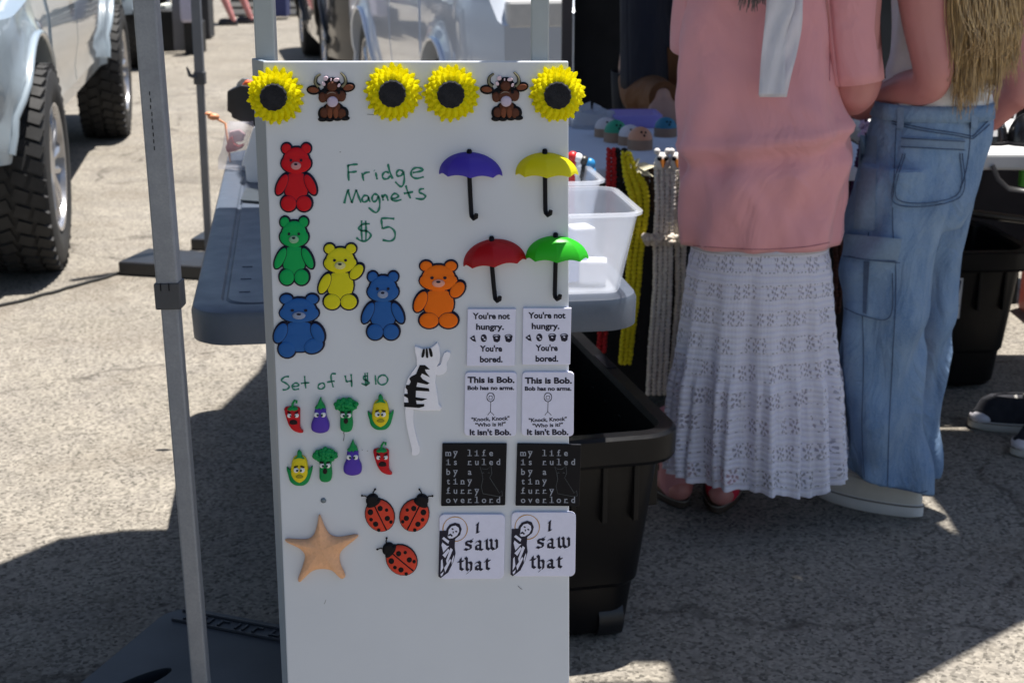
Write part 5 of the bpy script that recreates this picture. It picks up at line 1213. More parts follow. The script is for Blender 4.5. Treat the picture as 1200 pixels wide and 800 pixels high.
def loft_px(rows, Y, dr, disp=None, n=72, yoff=None):
    """closed rings whose outline matches rows (py, x left, x right) at depth Y; dr = depth / width"""
    rings = []
    for j, row in enumerate(rows):
        py, xl, xr = row[:3]; Yc = Y+(row[3] if len(row) > 3 else 0); a, b = aty(xl, py, Yc), aty(xr, py, Yc); cx = (a.x+b.x)/2; hw = (b.x-a.x)/2; d_ = dr*hw
        rg = []
        for k in range(n):
            th = 2*math.pi*k/n; e = 1.0
            x = math.cos(th); y = math.sin(th); q = (abs(x)**2.3+abs(y)**2.3)**(-1/2.3); x *= q; y *= q
            o = disp(th, py, k) if disp else 0; o = o if isinstance(o, tuple) else (o, 0)
            rg.append(Vector((cx+(hw+o[0])*x, Yc+(d_+o[0])*y, a.z+o[1])))
        rings.append(rg)
    return rings
def dense(rows, step=6):
    out = []
    for a, b in zip(rows[:-1], rows[1:]):
        n_ = max(1, int(abs(b[0]-a[0])/step))
        for k in range(n_): out.append(tuple(lerp(x, y, k/n_) for x, y in zip(a, b)))
    return out+[rows[-1]]
def smooth_rows(rows, step=6):
    P = dense(rows, step)
    for _ in range(3): P = [P[0]]+[(P[i][0],)+tuple((P[i-1][j]+2*P[i][j]+P[i+1][j])/4 for j in range(1, len(P[i]))) for i in range(1, len(P)-1)]+[P[-1]]
    return P
def shell(name, rings, mat, t, th=.003, cap=False):
    mb = MB(); mb.loft(rings); o = build(name, mb, mat, t, smooth='all')
    if th: s_ = o.modifiers.new('solid', 'SOLIDIFY'); s_.thickness = th; s_.offset = -1
    return o
def bvh_of(*objs):
    dg = bpy.context.evaluated_depsgraph_get(); dg.update(); V_ = []; F = []
    for o in objs:
        e = o.evaluated_get(dg); me = e.to_mesh(); m_ = Matrix.Translation(wpos(o)); b = len(V_)
        V_ += [m_ @ v.co for v in me.vertices]; F += [tuple(i+b for i in p.vertices) for p in me.polygons]; e.to_mesh_clear()
    return BVHTree.FromPolygons(V_, F)
def drape(bv, quad, nu, nv, off, far=9):
    """a patch of cloth laid on a surface: quad = four corners as traced, off = how proud it stands"""
    rows = []
    for j in range(nv+1):
        r_ = []
        for i in range(nu+1):
            u_, v_ = i/nu, j/nv; x = lerp(lerp(quad[0][0], quad[1][0], u_), lerp(quad[3][0], quad[2][0], u_), v_); y = lerp(lerp(quad[0][1], quad[1][1], u_), lerp(quad[3][1], quad[2][1], u_), v_)
            d = ray(x, y).normalized(); h = bv.ray_cast(Vector((0, 0, CAMZ)), d)
            if h[0] is None: h = (rows[-1][i] if rows else (r_[-1] if r_ else None), None)
            if h[0] is None: p = aty(x, y, 3.4)
            elif h[1] is None: p = h[0]
            else: p = h[0]-d*off
            r_.append(p)
        rows.append(r_)
    return rows
def patch(name, bv, quad, mat, t, nu=12, nv=12, off=.004):
    a = drape(bv, quad, nu, nv, off); b = drape(bv, quad, nu, nv, -.004); mb = MB(); mb.loft(a, closed=False)
    ed = lambda G_: G_[0]+[r[-1] for r in G_[1:]]+G_[-1][-2::-1]+[r[0] for r in G_[-2:0:-1]]
    mb.loft([ed(a), ed(b)], uv=False); return build(name, mb, mat, t, smooth=True, angle=50)
def seam(bv, pts, off, r, mb, dash=0):
    P = [ (p.x, p.y) for p in crom([(x, y) for x, y in pts], 8)]; Q = []
    for x, y in P:
        d = ray(x, y).normalized(); h = bv.ray_cast(Vector((0, 0, CAMZ)), d)
        if h[0] is not None: Q.append(h[0]-d*off)
    if dash:
        for a, b in zip(Q[:-1], Q[1:]):
            if (a-b).length < .05: mb.tube([a, a.lerp(b, .6)], r, 5)
    elif len(Q) > 1: mb.tube(Q, r, 5)
# cloth materials
def mat_cloth(name, col, weave=900, fold=12, rough=.9, sheen=.3, trans=0, var=.1):
    m = M(name, col, rough, var=var, scale=fold, bmp=.0, sheen=sheen, trans=trans); t = m.node_tree; b = t.nodes['Principled BSDF']
    v = coords(t); w1 = N(t, 'ShaderNodeTexNoise'); t.links.new(v, w1.inputs['Vector']); w1.inputs['Scale'].default_value = weave; w1.inputs['Detail'].default_value = 2
    nw = N(t, 'ShaderNodeTexNoise'); t.links.new(coords(t, 'Object', (1, 1, .6)), nw.inputs['Vector']); nw.inputs['Scale'].default_value = 7; nw.inputs['Detail'].default_value = 3; nw.inputs['Distortion'].default_value = 1.6; n2 = nw.outputs[0]; ad = N(t, 'ShaderNodeMath', operation='MULTIPLY_ADD'); t.links.new(n2, ad.inputs[0]); ad.inputs[1].default_value = 26; t.links.new(w1.outputs[0], ad.inputs[2])
    bump(t, b, ad.outputs[0], .35, .0025); return m
# --- woman in pink
YA = 3.36; fA = Vector((.05, 1, 0)).normalized()
cA = aty(897, 200, YA); ta = thing('person', 'woman seen from behind in a pink T-shirt and a long white lace skirt', 'person', (cA.x, YA, 0)); ta['name_kind'] = 'person'
def pa(px, py, dy=0): return aty(px, py, YA+dy)
J = dict(pelvis=Vector((cA.x, YA, .86)), chest=Vector((cA.x, YA, 1.14)), neck=Vector((cA.x+.01, YA+.01, 1.36)), head=Vector((cA.x+.01, YA+.04, 1.50)),
         shL=Vector((cA.x-.15, YA, 1.29)), elL=Vector((cA.x-.12, YA+.22, 1.08)), wrL=Vector((cA.x-.04, YA+.42, 1.05)),
         shR=Vector((cA.x+.18, YA+.0, 1.28)), elR=pa(1001, 103, .01), wrR=Vector((cA.x+.12, YA+.27, 1.03)),
         knL=Vector((cA.x-.10, YA+.02, .46)), anL=Vector((0, 0, 0)), knR=Vector((cA.x+.08, YA+.02, .46)), anR=Vector((0, 0, 0)), curl=.5)
aL = atz(793, 596, 0); aR = atz(847, 602, 0); J['anL'] = Vector((aL.x, aL.y+.02, .085)); J['anR'] = Vector((aR.x, aR.y+.02, .085)); J['ftL'] = Vector((-.25, 1, 0)); J['ftR'] = Vector((.25, 1, 0)); J['af'] = 1.28
human(ta, fA, J, sc=1.03, tw=.78)
m_pinkc = mat_cloth('cloth_pink', (.83, .38, .40), 700, 7, sheen=.25, trans=.12, var=.05)
def shirt_disp(th, py, k):
    s = math.sin(th); o = 0
    if s < 0:   # the back, towards the camera
        x = math.cos(th)
        yr = 158-14*x; o += .016*math.exp(-((py-yr)/9)**2)*(1-.4*x*x) - .016*math.exp(-((py-yr-20)/12)**2)
        o += .006*math.sin(9*th+py*.035)*min(1, max(0, (py-10)/120)) + .016*noise.noise(Vector((x*2.5+py*.004, py*.011, 1))) + .006*noise.noise(Vector((x*6-py*.02, py*.03, 4)))
        o += .004*math.sin(4*x+py*.03+2.0)
    o += .006*math.sin(11*th+py*.01)*max(0, (py-200)/90)
    return o
rows = smooth_rows([(-150, 850, 955), (-125, 815, 985), (-60, 803, 978), (0, 801, 972), (60, 798, 972), (100, 796, 978), (150, 794, 994), (182, 795, 1001), (230, 798, 990), (262, 801, 981), (278, 804, 977), (284, 806, 974)])
shA = shell('shirt', loft_px(rows, YA, .70, shirt_disp, 96), m_pinkc, ta)
hem = MB(); bvA = bvh_of(shA)
seam(bvA, [(812, 288), (860, 291), (900, 292), (945, 289), (972, 284)], .0005, .0012, hem)
seam(bvA, [(972, 95), (973, 55), (982, 20), (996, -10)], .0005, .0016, hem)
build('stitching', hem, M('thread_pink', (.42, .15, .17), .8), ta, smooth='all')
def sleeve(name, sh, cuff, r0, r1, mat, t, seed=0, flare=1.1, n=40, cut=None):
    rg = []
    for k in range(11):
        u_ = k/10; c = sh.lerp(cuff, u_); d = (cuff-sh).normalized(); x = d.orthogonal().normalized(); y = d.cross(x); rr = lerp(r0, r1, u_)
        rg.append([c+(x*math.cos(a)+y*math.sin(a))*(rr*(1+.03*math.sin(3*a+seed+u_*4)+.015*math.sin(7*a-u_*6))) for a in [2*math.pi*i/n for i in range(n)]])
    mb = MB(); mb.loft(rg); o = build(name, mb, mat, t, smooth='all'); s_ = o.modifiers.new('s', 'SOLIDIFY'); s_.thickness = .003; s_.offset = -1; return o
sleeve('sleeve', J['shR']+Vector((-.03, 0, .02)), pa(1002, 96, .0), .075, .064, m_pinkc, ta)
sleeve('sleeve', J['shL']+Vector((.02, 0, .02)), pa(821, 60, .05), .08, .066, m_pinkc, ta, 2)
def mat_lace():
    m, t, b = new_mat('lace_white'); o = t.nodes['Material Output']
    b.inputs['Base Color'].default_value = (.74, .72, .80, 1); b.inputs['Roughness'].default_value = .85
    tc = N(t, 'ShaderNodeTexCoord'); sp = N(t, 'ShaderNodeSeparateXYZ'); t.links.new(tc.outputs['UV'], sp.inputs[0])
    def mth(op, a, b_=None, c_=None):
        n = N(t, 'ShaderNodeMath', operation=op)
        for i, x in enumerate((a, b_, c_)):
            if x is None: continue
            if hasattr(x, 'is_output'): t.links.new(x, n.inputs[i])
            else: n.inputs[i].default_value = x
        return n.outputs[0]
    U, V_ = sp.outputs[0], sp.outputs[1]
    wob = N(t, 'ShaderNodeTexNoise'); t.links.new(tc.outputs['Object'], wob.inputs['Vector']); wob.inputs['Scale'].default_value = 7
    U = mth('ADD', U, mth('MULTIPLY', mth('SUBTRACT', wob.outputs[0], .5), .02)); V_ = mth('ADD', V_, mth('MULTIPLY', mth('SUBTRACT', wob.outputs[0], .5), .035))
    bandf = mth('FRACT', mth('MULTIPLY', V_, 10.0)); band = mth('LESS_THAN', mth('ABSOLUTE', mth('SUBTRACT', bandf, .42)), .24)
    # rosettes: polar pattern in repeating cells
    cu = mth('SUBTRACT', mth('FRACT', mth('ADD', mth('MULTIPLY', U, 52), mth('MULTIPLY', mth('FLOOR', mth('MULTIPLY', V_, 10)), .37))), .5); cv = mth('MULTIPLY', mth('SUBTRACT', bandf, .42), 1.15)
    rr = mth('SQRT', mth('ADD', mth('MULTIPLY', cu, cu), mth('MULTIPLY', cv, cv))); an = mth('ARCTAN2', cv, cu)
    pet = mth('SINE', mth('MULTIPLY', an, 6)); hole = mth('MULTIPLY', mth('GREATER_THAN', pet, .15), mth('MULTIPLY', mth('GREATER_THAN', rr, .15), mth('LESS_THAN', rr, .37)))
    hole = mth('MAXIMUM', hole, mth('LESS_THAN', rr, .075))
    gate = mth('GREATER_THAN', mth('SINE', mth('ADD', mth('MULTIPLY', U, 95), mth('MULTIPLY', mth('FLOOR', mth('MULTIPLY', V_, 10)), 1.9))), -.45)
    hole = mth('MULTIPLY', mth('MULTIPLY', hole, band), gate)
    # eyelet rows at the band edges and fine slits between
    el = mth('MULTIPLY', mth('LESS_THAN', mth('ABSOLUTE', mth('SUBTRACT', mth('ABSOLUTE', mth('SUBTRACT', bandf, .42)), .27)), .022), mth('GREATER_THAN', mth('SINE', mth('MULTIPLY', U, 700)), .1))
    ns = N(t, 'ShaderNodeTexNoise'); t.links.new(tc.outputs['Object'], ns.inputs['Vector']); ns.inputs['Scale'].default_value = 38; ns.inputs['Detail'].default_value = 3
    el = mth('MULTIPLY', el, mth('GREATER_THAN', ns.outputs[0], .47)); hole = mth('MAXIMUM', hole, el)
    sl = mth('SINE', mth('MULTIPLY', V_, 300)); vl = mth('SINE', mth('MULTIPLY', U, 900))
    cr = ramp(t, mth('MULTIPLY', mth('ADD', mth('MULTIPLY', sl, .5), .5), mth('ADD', .55, mth('MULTIPLY', ns.outputs[0], .7))), [(.05, .0), (.35, 1)])
    t.links.new(mix_rgb(t, cr, (.80, .80, .95), (.9, .9, 1.0)), b.inputs['Base Color'])
    bump(t, b, mth('ADD', sl, mth('MULTIPLY', vl, .4)), .5, .0015)
    trl = N(t, 'ShaderNodeBsdfTranslucent'); trl.inputs[0].default_value = (.7, .68, .78, 1); m0 = N(t, 'ShaderNodeMixShader'); m0.inputs[0].default_value = .3
    t.links.new(b.outputs[0], m0.inputs[1]); t.links.new(trl.outputs[0], m0.inputs[2])
    tp = N(t, 'ShaderNodeBsdfTransparent'); m1 = N(t, 'ShaderNodeMixShader'); t.links.new(mth('MULTIPLY', hole, .62), m1.inputs[0]); t.links.new(m0.outputs[0], m1.inputs[1]); t.links.new(tp.outputs[0], m1.inputs[2]); t.links.new(m1.outputs[0], o.inputs[0])
    return m
def skirt_disp(th, py, k):
    g_ = max(0, (py-290)/270); q = noise.noise(Vector((math.cos(th)*1.5, math.sin(th)*1.5, 7)))
    ph = 12*th+3.2*q*2+.5*math.sin(py*.010+th); low = max(0, min(1, (py-420)/30))
    a = .019*g_*math.sin(ph)*(1+.9*q)+.007*g_*math.sin(27*th+5*q+py*.006)+low*.006*math.sin(41*th+4*q)+.004*low*math.exp(-((py-440)/12)**2) + .0010*math.sin(py*.42)
    z = 0
    if py > 490: z = (py-490)/70*(.006*math.sin(ph)+.010*math.sin(3*th+1)+.008*noise.noise(Vector((math.cos(th)*3, math.sin(th)*3, 2))) + .032*max(0, -math.cos(th))**2*(1 if math.sin(th) < .3 else .4) + .02*max(0, math.cos(th))**3)
    return (a, z)
rows = smooth_rows([(255, 822, 958), (280, 812, 968), (310, 806, 974), (330, 803, 976), (400, 795, 979), (470, 787, 983), (530, 783, 984), (556, 784, 984)], 4)
shell('skirt', loft_px(rows, YA, .68, skirt_disp, 220), mat_lace(), ta, th=0)
shell('underskirt', loft_px(smooth_rows([(285, 818, 962), (400, 808, 968), (500, 808, 966), (520, 809, 966)], 12), YA, .62, None, 48), M('underskirt_mauve', (.50, .38, .44), .9), ta)
shell('waistband', loft_px(smooth_rows([(262, 818, 962), (276, 813, 967), (288, 809, 971)], 4), YA, .69, None, 96), M('lace_band', (.55, .54, .6), .9, scale=250, var=.3, bmp=.5), ta)
m_clog = M('clog_brown', (.09, .045, .025), .55, var=.3, scale=30)
def shoe(t, an, ff, mat, sole_m, L=.27, wd=.048, h=.05, sole=.022, back=True, name='shoe', ankle=0):
    """soft shoe: sole, upper round the foot"""
    ff = ff.normalized(); fr = Vector((ff.y, -ff.x, 0)); b = Vector((an.x, an.y, 0))-ff*.07
    def out(s_, z, inset=0, zs=None):
        P = []
        for k in range(36):
            a = 2*math.pi*k/36; x = math.cos(a); y = math.sin(a); l = L/2*(1)-inset; w_ = (wd-inset)*(1+.12*x)*(1-.15*max(0, -x)); P.append(b+ff*(L/2+x*l*s_)+fr*y*w_*s_+Vector((0, 0, z if zs is None else zs(x))))
        return P
    mb = MB(); mb.loft([out(.94, .001), out(1.0, .006), out(1.0, sole), out(.97, sole+.003)], cap0=True, cap1=True, uv=False); build('sole', mb, sole_m, t, smooth=True)
    mb = MB(); lp = out(1.0, sole-.001); mb.tube(lp+[lp[0]], .0022, 6); build('welt', mb, M('welt_grey', (.22, .2, .18), .8), t, smooth='all')
    mb = MB(); lp = out(.56, 0, zs=lambda x: sole+h*1.12); mb.tube(lp+[lp[0]], .0035, 6); build('collar_edge', mb, mat, t, smooth='all')
    mb = MB(); mb.loft([out(.965, sole+.002), out(.97, sole+.018), out(.9, 0, zs=lambda x: sole+.028+(.012 if x < 0 else 0)), out(.80, 0, zs=lambda x: sole+h*(.95 if x > .3 else 1.1)), out(.66, 0, zs=lambda x: sole+h*(1.15 if x > -.2 else 1.3)), out(.56, 0, zs=lambda x: sole+h*1.1)], cap1=not ankle, uv=False)
    return build(name, mb, mat, t, smooth='all')
m_solb = M('sole_brown', (.05, .032, .022), .7)
for an, ff, sock, nm in ((J['anL'], J['ftL'], (.50, .22, .25), 'sock_pink'), (J['anR'], J['ftR'], (.60, .015, .05), 'sock_red')):
    shoe(ta, an+Vector((0, .04, 0)), ff, m_clog, m_solb, L=.25, h=.045)
    mb = MB(); mb.tube([an+Vector((0, 0, .16)), an+Vector((0, 0, .06)), an+Vector((0, -.005, .0)), an-Vector((0, -.0, .035))], [.046, .042, .043, .040], 20); mb.ball(an+Vector((0, .005, -.03)), (.040, .048, .035)); s_ = build('sock', mb, M(nm, sock, .9, bmp=.5, scale=200), ta, smooth='all')
    if nm == 'sock_pink':
        for z in (.035, .052): mb = MB(); mb.tube([an+Vector((0, 0, z)), an+Vector((0, 0, z+.009))], .0445, 20); build('sock_stripe', mb, M('stripe_red', (.45, .03, .05), .9), ta, smooth='all')
# ribbon and hair ends
m_rib = mat_cloth('ribbon_white', (.85, .84, .88), 500, 20, rough=.6, trans=.35)
Yr = YA-.175
for pts, dy in (([(898,-60,928),(898,0,932),(895,40,922),(891,80,920),(889,112,921)], 0), ([(905,-60,945),(908,0,941),(903,30,940),(899,62,934),(893,90,927),(890,114,922)], .006)):
    mb = MB(); rg = []
    for k, (xl, py, xr) in enumerate([tuple(p) for p in crom(pts, 6)]): rg.append([aty(lerp(xl, xr, i/8), py, Yr+dy+.004*math.sin(i*1.1+k*.4)) for i in range(9)])
    mb.loft(rg, closed=False); o = build('ribbon_tail', mb, m_rib, ta, smooth='all'); s_ = o.modifiers.new('s', 'SOLIDIFY'); s_.thickness = .0008
def hair(t, strands, mat, r=.0016, name='hair', n=5):
    mb = MB()
    for P in strands: mb.tube(P, [r*(1-.6*(i/(len(P)-1))**3) for i in range(len(P))], n, caps=False)
    return build(name, mb, mat, t, smooth='all')
def mat_hair(name, c0, c1):
    m, t, b = new_mat(name); v = coords(t, 'Object', (1, 1, .06)); n_ = tex_noise(t, v, 420, 3)
    t.links.new(mix_rgb(t, ramp(t, n_, [(.35, 0), (.65, 1)]), c0, c1), b.inputs['Base Color']); b.inputs['Roughness'].default_value = .28; b.inputs['Specular IOR Level'].default_value = .7; b.inputs['Sheen Weight'].default_value = .2; return m
m_hbr = mat_hair('hair_brown', (.035, .018, .012), (.10, .055, .035)); m_hbl = mat_hair('hair_blonde', (.15, .08, .026), (.68, .44, .17))
random.seed(11)
def hair_cap(t, hd, f, mat, sc=1.0):
    f = f.normalized(); r = Vector((f.y, -f.x, 0)); m3 = Matrix((r, f, Vector((0, 0, 1)))).transposed(); mb = MB(); mb.ball(hd-f*.018+Vector((0, 0, .025)), (.086*sc, .098*sc, .115*sc), m3, nu=20, nv=14); return build('hair_top', mb, mat, t, smooth='all')
hair_cap(ta, J['head'], fA, m_hbr)
S_ = []
for k in range(110):
    x = random.uniform(868, 905); e = random.uniform(-12, 15) if x < 895 else random.uniform(-20, 6)
    s0 = J['head']+Vector((random.uniform(-.07, .07), -.09, random.uniform(-.03, .08))); m0 = aty(x+random.uniform(-15, 10), -80, YA-.16+random.uniform(-.02, .01)); S_.append(crom([s0, m0, aty(x, e-25, YA-.165), aty(x+random.uniform(-6, 4), e, YA-.17)], 4))
hair(ta, S_, m_hbr)
# --- woman in jeans
YJ = 3.46; fB_ = Vector((-.72, .69, 0)).normalized(); rB = Vector((fB_.y, -fB_.x, 0))
cB = aty(1093, 120, YJ); tj = thing('person', 'woman with long blonde hair, white top and wide pale blue cargo jeans', 'person', (cB.x, YJ, 0))
heel = atz(1078, 611, 0); toe = atz(972, 585, 0); ftd = (toe-heel); ftd.z = 0
def pj(px, py, Y): return aty(px, py, Y)
anL = heel+ftd.normalized()*.055+Vector((0, .05, .085)); anR = anL+Vector((.05, .20, 0))
JB = dict(pelvis=Vector((cB.x, YJ, .87)), chest=Vector((cB.x+.01, YJ, 1.16)), neck=Vector((cB.x+.02, YJ, 1.385)), head=Vector((cB.x+.01, YJ+.03, 1.53)),
          shL=pj(1076, -45, YJ-.14), elL=pj(1093, 92, YJ-.13), wrL=pj(1008, 128, YJ+.10), hdL=Vector((-.8, .6, 0)),
          shR=Vector((cB.x+.16, YJ+.14, 1.31)), elR=pj(1196, 98, YJ+.10), wrR=pj(1160, 142, YJ+.16), hdR=Vector((-.5, .6, -.4)),
          knL=Vector((anL.x-.03, anL.y+.02, .48)), knR=Vector((anR.x-.02, anR.y, .48)), anL=anL, anR=anR, ftL=ftd, ftR=ftd, curl=.35)
human(tj, fB_, JB, tw=.74)
m_top = mat_cloth('cloth_white_top', (.82, .81, .80), 600, 9, trans=.1)
shell('top', loft_px(smooth_rows([(-135, 1068, 1130), (-100, 1052, 1150), (-40, 1046, 1158), (30, 1047, 1156), (80, 1042, 1156), (122, 1030, 1160), (130, 1030, 1161)], 8), YJ, .85, lambda th, py, k: .003*math.sin(9*th+py*.03), 72), m_top, tj)
def mat_denim():
    m, t, b = new_mat('denim'); v = coords(t); big = tex_noise(t, v, 5.5, 4, .55); mid = tex_noise(t, coords(t, 'Object', (1, 1, .4)), 30, 5)
    c = mix_rgb(t, ramp(t, big, [(.3, 0), (.72, 1)]), (.075, .15, .29), (.16, .27, .44)); c = mix_rgb(t, ramp(t, mid, [(.35, .0), (.7, .45)]), c, (.30, .39, .50))
    wv = N(t, 'ShaderNodeTexNoise'); t.links.new(coords(t, 'Object', (1, 1, .35)), wv.inputs['Vector']); wv.inputs['Scale'].default_value = 650
    c = mix_rgb(t, ramp(t, wv.outputs[0], [(.35, .0), (.65, .35)]), c, (.28, .38, .52)); t.links.new(c, b.inputs['Base Color']); b.inputs['Roughness'].default_value = .92
    nw = N(t, 'ShaderNodeTexNoise'); t.links.new(coords(t, 'Object', (1, 1, .55)), nw.inputs['Vector']); nw.inputs['Scale'].default_value = 9; nw.inputs['Detail'].default_value = 4; nw.inputs['Distortion'].default_value = 2.0
    ad = N(t, 'ShaderNodeMath', operation='MULTIPLY_ADD'); t.links.new(nw.outputs[0], ad.inputs[0]); ad.inputs[1].default_value = 22; t.links.new(wv.outputs[0], ad.inputs[2])
    bump(t, b, ad.outputs[0], .5, .0022); return m
m_den = mat_denim(); m_dend = M('denim_dark', (.06, .095, .17), .9, var=.4, scale=160, bmp=.5); m_denl = M('denim_pale', (.19, .27, .38), .9, var=.25, scale=120, bmp=.4)
def wr(py, th, a, f_=.03): return a*math.sin(5*th+py*f_)+a*4.5*noise.noise(Vector((math.cos(th)*1.6+py*.006, math.sin(th)*1.6, py*.016)))+a*1.6*math.sin(py*.06+th*2.2+3*noise.noise(Vector((math.cos(th), py*.01, 2))))
def leg_disp(th, py, k):
    g_ = max(0, min(1, (py-380)/200)); o = wr(py, th, .0035, .02)
    o += .010*g_*math.sin(4*th+.5+py*.006) + .004*math.sin(2*th+py*.09)*math.exp(-((py-575)/25)**2)
    return o
hips = loft_px(smooth_rows([(118, 1028, 1160), (135, 1024, 1160), (170, 1014, 1156), (205, 1005, 1150), (245, 1000, 1138), (262, 1001, 1128)], 5), YJ, .80, lambda th, py, k: wr(py, th, .0022), 72)
legF = loft_px(smooth_rows([(190, 1010, 1118), (240, 999, 1108, .0), (300, 990, 1096), (380, 984, 1084), (450, 987, 1080), (520, 992, 1080), (550, 993, 1085), (570, 992, 1088)], 5), YJ-.045, .9, leg_disp, 80)
legF[-1] = [p+Vector((0, 0, .035*(-((p.x-legF[-1][0].x)/.2)-.3))) if False else p for p in legF[-1]]
def tilt(rings, px0, px1, amt, k0):   # the hem hangs lower at the heel
    for j in range(len(rings)-k0, len(rings)):
        w_ = (j-(len(rings)-k0))/(k0-1); xs_ = [p.x for p in rings[j]]; a, b = min(xs_), max(xs_)
        rings[j] = [p+Vector((0, 0, amt*w_*(1-(p.x-a)/(b-a)))) for p in rings[j]]
tilt(legF, 0, 0, .05, 12)
legB = loft_px(smooth_rows([(180, 1070, 1150), (240, 1062, 1138), (300, 1056, 1128), (380, 1052, 1118), (450, 1050, 1106), (520, 1044, 1097), (553, 1040, 1094)], 6), YJ+.14, .9, leg_disp, 64)
mb = MB(); mb.loft(hips, cap0=True, cap1=True, uv=False); mb.loft(legF, cap0=True, cap1=True, uv=False); mb.loft(legB, cap0=True, cap1=True, uv=False)
jn = build('jeans', mb, m_den, tj, smooth='all'); remesh(jn, .006, 3)
bvJ = bvh_of(jn)
# waistband, loops, pockets and seams laid on the cloth
shell('waistband', loft_px([(118, 1025, 1163), (124, 1024, 1163), (136, 1021, 1163)], YJ, .83, None, 72), m_den, tj)
for x in (1052, 1139): patch('belt_loop', bvJ, [(x, 112), (x+8, 112), (x+7, 150), (x-1, 150)], m_denl, tj, 3, 8, .014)
patch('back_pocket', bvJ, [(1056, 162), (1130, 165), (1124, 236), (1045, 243)], m_den, tj, 16, 16, .004)
patch('pocket_hem', bvJ, [(1057, 161), (1131, 164), (1130, 175), (1055, 172)], m_denl, tj, 16, 3, .0058)
patch('side_pocket', bvJ, [(1008, 158), (1028, 160), (1025, 270), (1000, 268)], m_denl, tj, 6, 14, .003)
patch('cargo_pocket', bvJ, [(992, 283), (1050, 293), (1046, 376), (984, 365)], m_den, tj, 14, 14, .016)
patch('pocket_flap', bvJ, [(990, 274), (1057, 280), (1052, 308), (983, 300)], m_denl, tj, 14, 6, .026)
patch('pocket_pleat', bvJ, [(1012, 306), (1019, 307), (1015, 368), (1011, 366)], m_dend, tj, 2, 12, .0185)
mb = MB()
for pts, off in (([(1045,142),(1080,150),(1120,156),(1140,160)], .0025), ([(1045,145),(1080,153),(1120,159),(1140,163)], .0025), ([(1140,160),(1150,150),(1158,142)], .0025), ([(1140,163),(1152,153),(1160,146)], .0025),
                 ([(1137,140),(1136,175),(1128,215),(1112,232),(1100,240)], .001), ([(1058,180),(1048,238),(1124,232),(1128,180)], .0065), ([(1061,180),(1052,234),(1121,229),(1125,180)], .0065),
                 ([(1056,162),(1093,164),(1131,166)], .007), ([(1056,172),(1093,174),(1131,176)], .0075), ([(1050,150),(1048,200),(1046,260),(1050,330),(1046,420),(1042,500),(1040,575)], .0008), ([(988,300),(1020,305),(1055,308)], .028), ([(994,300),(1020,305),(1050,306)], .029), ([(988,360),(1012,370),(1043,371),(1046,320)], .019), ([(1018,272),(1010,330),(1012,420),(1010,500),(1013,560)], .001)):
    seam(bvJ, pts, off, .0011, mb)
build('stitching', mb, m_dend, tj, smooth='all')
mb = MB(); seam(bvJ, [(993,556),(1010,568),(1040,580),(1070,585),(1087,582)], .002, .0028, mb, dash=1); seam(bvJ, [(993,549),(1010,561),(1040,573),(1070,578),(1087,575)], .001, .001, mb); build('hem_stitching', mb, m_dend, tj, smooth='all')
m_bei = M('shoe_beige', (.62, .57, .5), .7, var=.1, scale=40, bmp=.3); m_solw = M('sole_cream', (.66, .63, .6), .6)
for an in (anL, anR):
    shoe(tj, an+Vector((0, -.02, 0)), ftd, m_bei, m_solw, L=.285, wd=.05, h=.042, sole=.032)
    pass
# strap and hair
p0 = [(1031,-70,1044),(1031,-10,1044),(1032,30,1045),(1034,62,1043),(1036,80,1038),(1037,92,1038)]
mb = MB(); rg = []
for k, (xl, py, xr) in enumerate([tuple(p) for p in crom(p0, 4)]): rg.append([aty(lerp(xl, xr, i/3), py, YJ-.135-.02*math.sin(k*.1)) for i in range(4)])
mb.loft(rg, closed=False); o = build('bag_strap', mb, M('strap_black', (.015, .017, .02), .7), tj); s_ = o.modifiers.new('s', 'SOLIDIFY'); s_.thickness = .003
hair_cap(tj, JB['head'], fB_, m_hbl, 1.02)
S_ = []; random.seed(21)
for lock in range(46):
    x0 = random.uniform(1116, 1192); x1 = x0+random.uniform(-10, 6); e = random.uniform(84, 140) if 1120 < x1 < 1176 else random.uniform(60, 118); dd = random.uniform(-.03, .03); wv = random.uniform(0, 6)
    if x1 > 1180: e -= 20
    for k in range(30):
        jx = random.gauss(0, 6.5); jy = random.uniform(-22, 8); Y_ = YJ-.15+.0012*(x0-1116)+dd+random.uniform(-.008, .008)
        a = JB['head']+Vector((random.uniform(-.06, .09), random.uniform(-.10, 0), random.uniform(0, .1)))
        pts = [a, aty(x0+jx*1.5-6, -110, Y_+.02), aty(x0+jx, -30, Y_)] + [aty(lerp(x0, x1, q)+jx*(1-.5*q)+(2.5+jx*.15)*math.sin(wv+q*4+jx*.12), lerp(0, e+jy, q), Y_) for q in (.15, .45, .75)] + [aty(x1+jx*.7+random.uniform(-3, 3), e+jy-random.choice((0, 0, 12, 25)), Y_)]
        S_.append(crom(pts, 3))
for k in range(26): x0 = random.uniform(1108, 1185); S_.append(crom([aty(x0, -20, YJ-.2), aty(x0+8, 20, YJ-.2), aty(x0+random.uniform(10, 30), random.uniform(40, 60), YJ-.2), aty(x0+random.uniform(0, 20), random.uniform(55, 80), YJ-.19)], 5))
hair(tj, S_, m_hbl, r=.00115, n=4)
